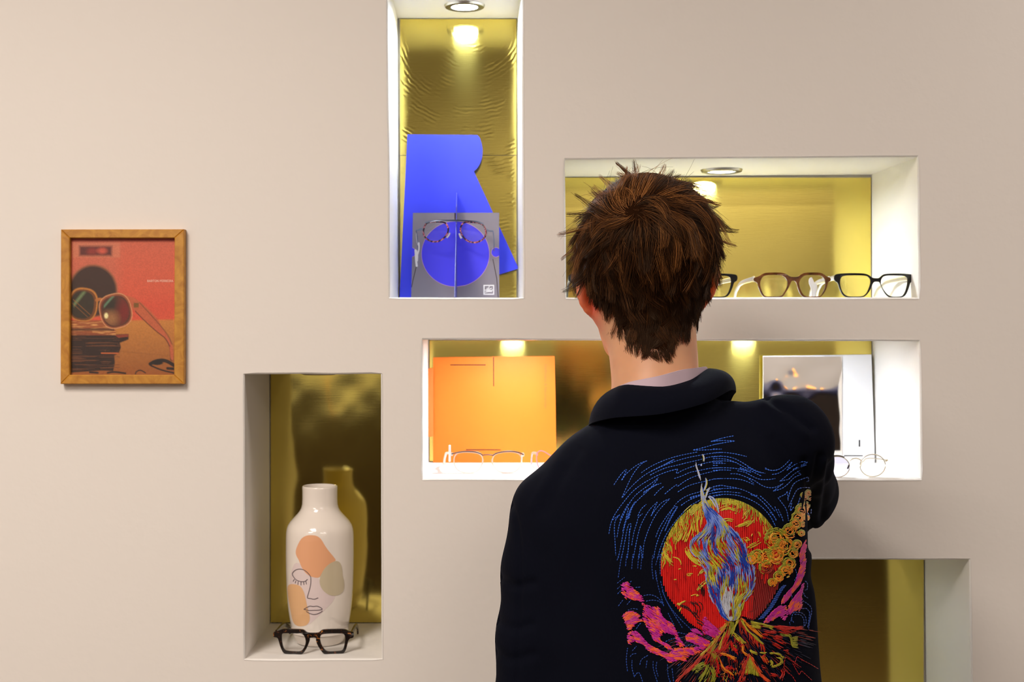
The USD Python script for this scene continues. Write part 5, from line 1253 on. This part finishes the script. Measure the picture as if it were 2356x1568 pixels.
# --- the red and yellow disc behind the volcano
MX, MY, MRX, MRY = 1662.0, 1302.0, 140.5, 157.0
moon = Threads(5, .6)
vol_edge = LineString(A([(540, 1290), (620, 1300), (700, 1330), (790, 1200), (860, 1165), (1000, 1190), (1100, 1150)]))
low_cut = lambda x: np.interp(x, [c[0] for c in A([(390, 0), (480, 0), (560, 0), (640, 0), (700, 0), (790, 0), (870, 0), (980, 0), (1130, 0)])], [c[1] for c in A([(0, 1010), (0, 1130), (0, 1232), (0, 1270), (0, 1310), (0, 1205), (0, 1165), (0, 1190), (0, 1100)])])
rimn = meshkit.fbm(np.stack([np.linspace(0, 14, 400), np.zeros(400), np.zeros(400)], -1), 3, 6)
def rim_depth(x):      # how far the yellow rim reaches down at this column
    u = (x - (MX - MRX)) / (2 * MRX)
    return np.interp(u, [0, .03, .1, .3, .45, .6, .8, .92, 1], [60, 80, 60, 44, 20, 18, 26, 30, 40]) * (0.5 + rimn[int(np.clip(u, 0, .999) * 399)] * 1.1)
for x in np.arange(MX - MRX + 1.5, MX + MRX, 4.3):
    h = MRY * math.sqrt(max(1 - ((x - MX) / MRX) ** 2, 0)); y0 = MY - h; y1 = min(MY + h, low_cut(x))
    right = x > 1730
    def bend(y): return x + (-.30 * (y - MY) if right else .05 * (y - MY)) * np.clip((y - 1240) / 60, 0, 1) * .35 + .8 * math.sin(y / 37 + x / 60)
    y = y0 + rng.uniform(0, 6)
    while y < y1 - 2:
        e = min(y + rng.uniform(45, 95), y1); k = np.linspace(y, e, 5)
        c = lc(126, 10, 10) if right and y > 1265 else RED  # lower right: shading of the turned-away cloth put into the thread colour
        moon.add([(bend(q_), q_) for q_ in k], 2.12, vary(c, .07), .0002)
        y = e + .2
for x in np.arange(MX - MRX + 1, MX + MRX, 2.2):          # the yellow upper rim, short stitches that thin out downwards
    h = MRY * math.sqrt(max(1 - ((x - MX) / MRX) ** 2, 0)); y0 = MY - h; rd = rim_depth(x) * .8
    y = y0
    while y < y0 + rd and y < 1290:
        e = y + rng.uniform(8, 22)
        if rng.random() < 1.05 - .75 * (y - y0) / rd:
            moon.add([(x, y), (x + rng.normal(0, 1), (y + e) / 2), (x + rng.normal(0, 1.6), e)], 1.15, vary(YGRN if rng.random() < .6 else YEL, .12), .0010)
        y = e
# yellow flecks over the red
def fleck(pts, n, spread, col=YEL, q=A):
    p = chaikin(np.asarray(q(pts), float), 2, False)
    for _ in range(n):
        a, b = sorted(rng.uniform(0, 1, 2)); 
        if b - a < .15: b = min(1, a + .3)
        i = np.linspace(a, b, 6) * (len(p) - 1); k = np.arange(len(p))
        o = rng.normal(0, spread, 2)
        moon.add(np.column_stack([np.interp(i, k, p[:, 0]), np.interp(i, k, p[:, 1])]) + o, 1.05, vary(col), .0011)
for pts, n, sp in (([(740, 480), (800, 465), (840, 480)], 14, 3.4), ([(745, 520), (790, 500), (835, 520)], 14, 3.6), ([(750, 580), (790, 570), (820, 575)], 8, 2.4), ([(880, 560), (900, 540), (905, 525)], 8, 3.5), ([(840, 610), (900, 590), (935, 575)], 12, 3), ([(905, 615), (935, 590), (945, 570)], 6, 2), ([(890, 690), (900, 700), (915, 700)], 12, 4), ([(900, 745), (950, 725), (985, 705)], 8, 2.6), ([(975, 640), (990, 665), (980, 700)], 4, 1.5), ([(940, 660), (930, 675)], 2, 1), ([(520, 560), (500, 620), (470, 690)], 16, 7), ([(560, 590), (545, 640), (520, 700)], 16, 5), ([(600, 540), (590, 600), (600, 660)], 12, 5), ([(400, 760), (400, 800), (450, 840)], 18, 3.2), ([(420, 720), (440, 740), (430, 770)], 8, 3), ([(450, 800), (490, 810), (500, 845)], 4, 1.2), ([(530, 740), (540, 790), (580, 830), (620, 850)], 22, 3.2), ([(480, 875), (505, 873)], 2, .6), ([(525, 905), (545, 912), (570, 903)], 5, 1.8), ([(450, 940), (480, 938)], 2, .6), ([(600, 920), (620, 890), (640, 875)], 9, 2.6), ([(560, 860), (600, 868)], 4, 1.5), ([(600, 1010), (625, 970), (655, 950)], 12, 2), ([(480, 1100), (495, 1080), (525, 1070)], 9, 1.6), ([(560, 1045), (590, 1035), (605, 1040)], 7, 1.4), ([(485, 1140), (500, 1110)], 3, .7), ([(660, 480), (690, 450), (700, 520)], 10, 4), ([(610, 480), (570, 510), (540, 540)], 16, 5)):
    fleck(pts, n, sp)
for pts, n, sp in (([(500, 1090), (560, 1110), (600, 1165)], 10, 3), ([(560, 1080), (610, 1100), (600, 1160)], 8, 3), ([(610, 960), (630, 1000), (625, 1040)], 6, 2.5), ([(590, 1190), (640, 1220), (660, 1240)], 5, 2), ([(1000, 900), (1030, 880), (1050, 870)], 6, 3), ([(1050, 985), (1080, 970)], 4, 2), ([(1020, 1105), (1040, 1090)], 5, 1.5)):
    fleck(pts, n, sp, lc(26, 6, 10))
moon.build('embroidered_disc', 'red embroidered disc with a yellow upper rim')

# --- the flame
flame = Threads(6)
fy = np.array([360, 420, 480, 540, 600, 640, 680, 700, 740, 780, 820, 870, 920, 970, 1010, 1060, 1100, 1150, 1180, 1196], float)
fl_ = np.array([621, 622, 628, 640, 648, 630, 585, 562, 556, 575, 608, 648, 656, 662, 675, 692, 708, 738, 768, 795], float)
fr_ = np.array([628, 640, 664, 728, 790, 826, 856, 868, 892, 905, 922, 940, 945, 940, 930, 898, 882, 866, 850, 815], float)
pL, pR = PchipInterpolator(fy, fl_), PchipInterpolator(fy, fr_)
cn = lambda x, y, s=0: meshkit.noise(np.array([[x / 26.0, y / 90.0, s * 7.3]]), 4)[0]
for i in range(1700):
    y0 = rng.uniform(372, 1178); u = rng.uniform(0, 1)
    L = rng.uniform(22, 75); y1 = min(y0 + L, 1194)
    yy = np.linspace(y0, y1, 6); uu = np.clip(u + rng.normal(0, .015) * np.linspace(0, 1, 6) + .02 * np.sin(yy / 40 + u * 9), -.01, 1.01)
    xx = pL(yy) + (pR(yy) - pL(yy)) * uu
    v_ = cn(xx[0], y0) + rng.normal(0, .09); w_ = cn(xx[0], y0, 2)
    t_ = (y0 - 360) / 830
    if t_ > .72 and abs(u - .42) < .16 and w_ > .35: c = WHITE
    elif t_ > .86 and abs(u - .58) < .12: c = YGRN
    elif v_ > .66 - .17 * (t_ > .66): c = YEL if rng.random() < .7 else YGRN
    elif v_ < .35: c = lc(22, 56, 156)
    else: c = PALE if rng.random() < .72 else lc(84, 118, 204)
    if t_ < .12: c = PALE if rng.random() < .6 else YEL
    flame.add(np.array(A(np.column_stack([xx, yy]))), rng.uniform(.7, 1.05), vary(c, .12), .0013 + .0007 * rng.random())
for pts in ([(632, 172), (640, 190), (638, 215)], [(590, 222), (592, 250), (610, 290), (618, 330)], [(586, 235), (600, 270), (612, 320)], [(622, 232), (622, 245)], [(652, 318), (658, 345), (650, 372), (640, 395)], [(676, 375), (660, 400), (648, 440)], [(672, 380), (655, 395)], [(670, 425), (700, 440), (722, 480), (728, 530)], [(665, 430), (690, 455), (715, 500)], [(628, 350), (622, 400), (626, 460)]):
    p = np.array(A(pts))
    for k in range(5): flame.add(chaikin(p + rng.normal(0, .8, 2), 2, False), 1.0, vary(WHITE if k % 2 else (YEL if k == 2 else PALE)), .0013)
for k in range(16):
    a = rng.uniform(0, 1); flame.add(np.array(A([(800 + 14 * a - 3, 1118 + 20 * abs(a - .5)), (800 + 22 * a - 6, 1168)])), 1.1, vary(DRED), .0022)
for _ in range(140):                # loose ends at the sides
    sd_ = rng.random() < .5; y0 = rng.uniform(640, 1050); y1 = y0 + rng.uniform(18, 45)
    x0_ = (pL(y1) if sd_ else pR(y1)); x1_ = (pL(y0) - rng.uniform(0, 14)) if sd_ else (pR(y0) + rng.uniform(0, 16))
    flame.add(np.array(A([(x0_, y1), ((x0_ + x1_) / 2, (y0 + y1) / 2 + 4), (x1_, y0)])), .85, vary(PALE if rng.random() < .7 else YEL), .0012)
flame.build('embroidered_flame', 'pale blue and yellow embroidered flame')

# --- orange clouds: arcs round a string of puffs
cloud = Threads(6)
puffs = [(1080, 690, 72), (1130, 735, 58), (1165, 640, 48), (1020, 800, 52), (1080, 790, 58), (965, 800, 46), (930, 815, 36), (1020, 865, 46), (1215, 560, 40), (1200, 600, 40), (1240, 515, 42), (1265, 485, 26), (1255, 428, 26), (1283, 410, 24), (1292, 440, 18),
         (1268, 560, 20), (1248, 605, 20), (1238, 655, 22), (1210, 725, 30), (1185, 780, 34), (1165, 840, 40), (1140, 885, 44), (1100, 920, 34), (1060, 955, 28)]
for (cx_, cy_, r) in puffs:
    for _ in range(int(r * 1.9)):
        q_ = r * math.sqrt(rng.uniform(.10, 1)); a0 = rng.uniform(0, 2 * math.pi); da = rng.uniform(14, 34) / max(q_, 6)
        a = np.linspace(a0, a0 + min(da, 2.2), 6); mid = a.mean()
        outer_ = q_ / r
        up = math.cos(mid + math.pi * .72)           # rim towards the upper left
        if outer_ > .62 and up > .1: c = YGRN if rng.random() < .75 else YEL
        elif rng.random() < .14: c = YGRN
        elif cy_ > 850 and cx_ < 1040 and math.sin(mid) > 0: c = RUST
        else: c = ORG if rng.random() < .8 else lc(240, 178, 60)
        if q_ < .36 * r:
            cloud.add(np.array(A([(cx_ - q_ + rng.normal(0, 3), cy_ + rng.normal(0, r * .2)), (cx_ + q_ + rng.normal(0, 3), cy_ + rng.normal(0, r * .2))])), 1.1, vary(ORG, .1), .0013); continue
        if math.sin(mid) > .55 and outer_ > .7 and rng.random() < .5: continue
        cloud.add(np.array(A(np.column_stack([cx_ + q_ * np.cos(a), cy_ + q_ * np.sin(a)]))), rng.uniform(.95, 1.25), vary(c, .1), .0013 + .0005 * rng.random())
cloud.build('embroidered_cloud', 'orange embroidered cloud with yellow-green rims')

# --- magenta clouds, left and right
pink = Threads()
def hatch(poly, q, ang, n, cols, nseed, L=(8, 22), lift=.0009, wave=.5):
    g = Polygon(chaikin(q(poly), 2)).buffer(0); x0, y0, x1, y1 = g.bounds; made = 0; tries = 0
    prep = g
    while made < n and tries < n * 12:
        m_ = 400; xs_ = rng.uniform(x0, x1, m_); ys_ = rng.uniform(y0, y1, m_); tries += m_
        inn = shapely.contains_xy(prep, xs_, ys_)
        for x, y in zip(xs_[inn], ys_[inn]):
            if made >= n: break
            nz = meshkit.noise(np.array([[x / 9.0, y / 6.5, nseed]]), 7)[0] + rng.normal(0, .06); n2 = meshkit.noise(np.array([[x / 30.0, y / 30.0, nseed + 4]]), 3)[0]
            a = math.radians(ang) + (n2 - .5) * 2 * wave; l = rng.uniform(*L) / 2
            dx, dy = math.cos(a) * l, math.sin(a) * l
            p, r_ = (x - dx, y - dy), (x + dx, y + dy)
            if not (shapely.contains_xy(prep, *p) and shapely.contains_xy(prep, *r_)): 
                l *= .4; dx *= .4; dy *= .4; p, r_ = (x - dx, y - dy), (x + dx, y + dy)
            d_ = g.exterior.distance(shapely.Point(x, y))
            c = cols[0] if nz < .57 else cols[1]
            if rng.random() < .12: c = cols[2]
            pink.add([p, (x + dy * .12, y - dx * .12), r_], rng.uniform(.9, 1.2), vary(c, .1), lift + .0004 * rng.random()); made += 1
PL = [([(150, 380), (200, 320), (250, 350), (300, 430), (380, 470), (440, 580), (460, 640), (430, 640), (360, 560), (310, 575), (260, 545), (190, 548), (160, 460)], 25, 210),
      ([(440, 630), (500, 628), (560, 650), (625, 645), (640, 720), (690, 810), (760, 830), (830, 920), (860, 1010), (910, 1090), (950, 1135), (870, 1145), (815, 1090), (830, 1040), (780, 985), (700, 960), (650, 990), (610, 1060), (690, 1080), (770, 1130), (810, 1190), (720, 1170), (670, 1120), (580, 1090), (520, 1000), (460, 880), (425, 800), (425, 700)], 30, 620),
      ([(175, 790), (185, 730), (230, 705), (310, 695), (365, 740), (385, 775), (340, 800), (420, 800), (445, 830), (360, 830), (310, 880), (265, 945), (230, 925), (215, 850)], -15, 230),
      ([(235, 960), (320, 930), (390, 980), (440, 1050), (500, 1110), (600, 1160), (700, 1215), (760, 1210), (800, 1160), (900, 1150), (1050, 1150), (1180, 1120), (1200, 1160), (1100, 1215), (1000, 1250), (950, 1290), (960, 1335), (880, 1290), (800, 1320), (740, 1345), (700, 1270), (600, 1240), (500, 1200), (440, 1130), (380, 1085), (300, 1085), (240, 1125)], 18, 620),
      ([(950, 1010), (990, 955), (1060, 970), (1130, 1030), (1270, 1075), (1200, 1150), (1100, 1120), (1010, 1090), (950, 1065)], 20, 260)]
for poly, ang, n in PL: hatch(poly, Q[2], ang, n, (MAG, CORAL, lc(226, 60, 40)), 1.5)
hatch([(1165, 1000), (1160, 880), (1185, 735), (1230, 830), (1300, 890), (1390, 945), (1300, 1035), (1200, 995)], Q[2], 30, 170, (lc(176, 28, 130), lc(176, 28, 130), RED), 2.5, L=(12, 28), lift=.0016)
hatch([(1000, 940), (1060, 910), (1130, 950), (1165, 1000), (1100, 980)], Q[2], 20, 50, (MAG, MAG, MAG), 2.5, lift=.0016)
PR = [([(620, 845), (700, 730), (820, 625), (900, 640), (930, 740), (890, 830), (840, 770), (800, 765), (740, 820), (660, 850)], -30, 230), ([(825, 625), (880, 490), (960, 430), (1020, 340), (1050, 220), (1080, 120), (1065, 0), (1140, 0), (1150, 140), (1120, 270), (1060, 400), (990, 460), (930, 560), (880, 600)], -60, 330),
      ([(920, 640), (1000, 520), (1060, 470), (1110, 345), (1122, 370), (1090, 560), (1098, 705), (1000, 680), (950, 755), (930, 700)], -60, 220)]
for poly, ang, n in PR: hatch(poly, Q[3], ang, n, (MAG, CORAL, PINK), 3.5, wave=.35)
hatch([(1060, 1568), (1070, 1490), (1100, 1420), (1145, 1325), (1152, 1400), (1135, 1568)], Q[1], -70, 90, (PINK, CORAL, MAG), 4.5, wave=.3)
pink.build('embroidered_cloud', 'magenta embroidered clouds with orange flecks')

# --- the volcano: ridges of yellow, orange and red stitches running down from the vent
vol = Threads()
def ridge(pts, q, col, n, spread=2.0, r=1.1, L=.22, feather=None, lift=.0012):
    p = chaikin(np.asarray(q(pts), float), 2, False); k = np.arange(len(p))
    for _ in range(n):
        a = rng.uniform(0, 1 - L * .6); b = min(1, a + L * rng.uniform(.5, 1.3)); i = np.linspace(a, b, 6) * (len(p) - 1)
        o = rng.normal(0, spread * .5, 2)
        vol.add(np.column_stack([np.interp(i, k, p[:, 0]), np.interp(i, k, p[:, 1])]) + o, r * rng.uniform(.85, 1.1), vary(col), lift + .0003 * rng.random())
    if feather:
        fc, fn, fdx, fdy = feather
        for _ in range(fn):
            i = rng.uniform(0, 1) * (len(p) - 1); x, y = np.interp(i, k, p[:, 0]), np.interp(i, k, p[:, 1]); s_ = rng.uniform(.3, 1)
            vol.add([(x, y), (x + fdx * s_ * .5 + rng.normal(0, 1.5), y + fdy * s_ * .5), (x + fdx * s_ + rng.normal(0, 2), y + fdy * s_)], .95, vary(fc), .0008)
q3, q4 = Q[2], Q[3]
for _ in range(900):              # dark blue and dull red ground between the ridges, running away from the vent
    a = rng.uniform(.12, math.pi - .35); d0 = rng.uniform(20, 150) ; x, y = 1686 + d0 * math.cos(a) * 1.2, 1428 + d0 * math.sin(a)
    l = rng.uniform(8, 24); w_ = meshkit.noise(np.array([[x / 8.0, y / 11.0, 2.2]]), 12)[0]
    c = lc(14, 16, 58) if w_ < .56 else (lc(130, 18, 16) if w_ < .68 else RUST)
    if y < 1440 and x < 1665: continue
    vol.add([(x, y), (x + l * math.cos(a) * 1.2, y + l * math.sin(a))], .9, vary(c), .0004)
ridge([(1460, 860), (1400, 930), (1330, 1030), (1230, 1160), (1130, 1250)], q3, YEL, 60, 3)
ridge([(1440, 900), (1380, 970), (1300, 1080), (1200, 1210), (1100, 1310), (1000, 1410), (900, 1500), (830, 1568)], q3, lc(206, 40, 20), 70, 4, L=.14)
ridge([(1150, 1240), (1040, 1370), (960, 1450), (860, 1550)], q3, RUST, 40, 7, L=.2)
ridge([(1320, 1060), (1280, 1140), (1240, 1200)], q3, YGRN, 26, 7, L=.5); ridge([(1270, 1200), (1310, 1260), (1290, 1290)], q3, YGRN, 40, 9, L=.6); ridge([(1190, 1345), (1110, 1370), (1070, 1420)], q3, YGRN, 42, 8, L=.5, feather=(YGRN, 16, 6, 9))
ridge([(1220, 1370), (1190, 1450), (1120, 1560)], q3, YGRN, 34, 9, L=.5, feather=(YEL, 26, -8, 14)); ridge([(1240, 1380), (1300, 1460), (1260, 1560)], q3, YGRN, 26, 8, L=.5)
ridge([(1270, 1100), (1250, 1180), (1230, 1260), (1200, 1340)], q3, RED, 40, 8, L=.3); ridge([(1387, 1120), (1330, 1200), (1300, 1330)], q3, RUST, 60, 10, L=.3)
ridge([(180, 830), (240, 845), (228, 900), (200, 990)], q4, YGRN, 44, 7, L=.5)
ridge([(170, 850), (90, 950), (10, 1050)], q4, ORG, 44, 4, L=.3); ridge([(150, 960), (110, 1080), (70, 1190)], q4, YEL, 24, 3, L=.4, feather=(RED, 26, 10, 14))
ridge([(220, 850), (190, 960), (150, 1050), (100, 1180), (40, 1220)], q4, RED, 60, 9, L=.25)
ridge([(330, 790), (290, 850), (255, 920), (240, 975)], q4, YEL, 26, 3, L=.4); ridge([(240, 975), (330, 1040), (385, 1105)], q4, YEL, 30, 4, L=.4, feather=(RED, 20, -4, 14)); ridge([(330, 800), (340, 900), (345, 985)], q4, RUST, 26, 5, L=.3)
ridge([(340, 790), (380, 870), (440, 950), (520, 1020), (620, 1105)], q4, YEL, 52, 2.4, L=.25, feather=(lc(206, 50, 24), 70, 4, 24))
ridge([(345, 775), (420, 860), (500, 920), (610, 1022)], q4, ORG, 36, 3, L=.25, feather=(RED, 24, 12, 7)); ridge([(460, 830), (600, 862), (740, 895)], q4, YEL, 44, 3.5, L=.3); ridge([(450, 870), (520, 885), (580, 905)], q4, YEL, 30, 4, L=.4); ridge([(740, 890), (860, 905), (1000, 912), (1105, 906)], q4, lc(206, 34, 20), 54, 4, L=.25)
for pts in ([(620, 930), (700, 960), (780, 960)], [(600, 980), (680, 1000)], [(760, 1010), (850, 1030)], [(750, 1040), (880, 1100)], [(730, 1090), (850, 1155)], [(870, 1180), (925, 1195)], [(800, 930), (960, 975)], [(640, 1220), (600, 1260), (660, 1330)], [(610, 1280), (680, 1340)], [(710, 1460), (790, 1490)], [(600, 1380), (630, 1400)], [(840, 1420), (870, 1470), (830, 1530)]):
    ridge(pts, q4, lc(200, 34, 20), 12, 4.5, L=.6)
ridge([(808, 970), (870, 1000), (950, 998), (968, 1060), (972, 1140)], q4, YGRN, 36, 3, L=.25)
for k in range(9):
    y = 1015 + k * 15; ridge([(968, y), (1010, y + 8), (1045, y - 4 + (k % 3) * 8)], q4, YGRN, 4, 1.5, L=.9)
ridge([(690, 1215), (780, 1213), (850, 1250), (870, 1275)], q4, YEL, 24, 2.4, L=.3); ridge([(770, 1265), (830, 1280), (860, 1320), (800, 1365), (730, 1382)], q4, YEL, 30, 2.4, L=.3); ridge([(710, 1300), (740, 1330), (720, 1380)], q4, YEL, 16, 3.5, L=.5); ridge([(575, 1212), (660, 1215)], q4, YEL, 12, 2, L=.5)
ridge([(450, 1165), (480, 1200), (545, 1222)], q4, YEL, 18, 3, L=.5); ridge([(600, 1250), (640, 1290), (660, 1330)], q4, ORG, 22, 5, L=.5)
g_ = Polygon(q4([(455, 1255), (425, 1340), (395, 1440), (480, 1450), (565, 1475), (520, 1370), (480, 1300)]))
x0, y0, x1, y1 = g_.bounds
for _ in range(420):
    x, y = rng.uniform(x0, x1), rng.uniform(y0, y1)
    if g_.contains(shapely.Point(x, y)): vol.add([(x, y - 5), (x + (x - x0 - 14) * .12, y + 6)], 1.1, vary(YGRN if rng.random() < .65 else YEL), .0013)
ridge([(455, 1240), (500, 1330), (560, 1440), (620, 1510), (700, 1568)], q4, lc(226, 84, 36), 60, 4, L=.2, feather=(RED, 40, 8, 12)); ridge([(450, 1250), (400, 1360), (370, 1460), (330, 1560)], q4, lc(196, 44, 22), 60, 8, L=.22, feather=(RED, 30, -8, 12))
for pts in ([(890, 1260), (1010, 1330), (1035, 1255), (1100, 1300), (1200, 1350), (1300, 1410)], [(890, 1260), (870, 1400), (980, 1500), (1020, 1568)], [(980, 1340), (1060, 1480), (1090, 1430), (1220, 1550)], [(1000, 1340), (1090, 1390)], [(890, 1420), (850, 1560)], [(1100, 1290), (1090, 1310)]):
    p = np.asarray(q4(pts), float)
    for a, b in zip(p[:-1], p[1:]):
        m_ = max(2, int(np.linalg.norm(b - a) / 6))
        for i in range(m_): vol.add([a + (b - a) * i / m_, a + (b - a) * (i + .92) / m_], .95, vary(lc(206, 26, 26)), .0008)
for _ in range(620):           # broken orange and red texture of the middle slope
    x, y = rng.uniform(20, 440), rng.uniform(1050, 1568); w_ = meshkit.noise(np.array([[x / 55., y / 75., 3.3]]), 9)[0]
    if abs(x - 235) > 60 + (y - 1000) * .42 or w_ < .50: continue
    a = math.radians(90 + (x - 235) * -.10 + rng.normal(0, 18)); l = rng.uniform(14, 34)
    c = YEL if w_ > .68 and rng.random() < .5 else (ORG if rng.random() < .3 else (RUST if rng.random() < .5 else RED))
    vol.add(q4([(x, y), (x + l * math.cos(a), y + l * math.sin(a))]), .95, vary(c), .0008)
for pts, c in (([(80, 1220), (160, 1230), (220, 1250), (270, 1290)], ORG), ([(80, 1240), (100, 1350), (130, 1410), (200, 1440), (250, 1485)], ORG), ([(230, 1060), (240, 1150), (300, 1200)], RED), ([(380, 1110), (360, 1200), (430, 1240)], ORG), ([(10, 1380), (0, 1480)], YGRN), ([(0, 1200), (20, 1280)], YGRN), ([(40, 1250), (70, 1400), (40, 1470)], RED), ([(250, 1400), (200, 1380), (150, 1410)], RED)):
    ridge(pts, q4, c, 22, 3.5, L=.35, feather=(RED, 18, 3, 10))
vol.r = [r_ * .72 for r_ in vol.r]; vol.c = [c_ * .8 for c_ in vol.c]
vol.build('embroidered_volcano', 'embroidered volcano slopes in red, orange and yellow')
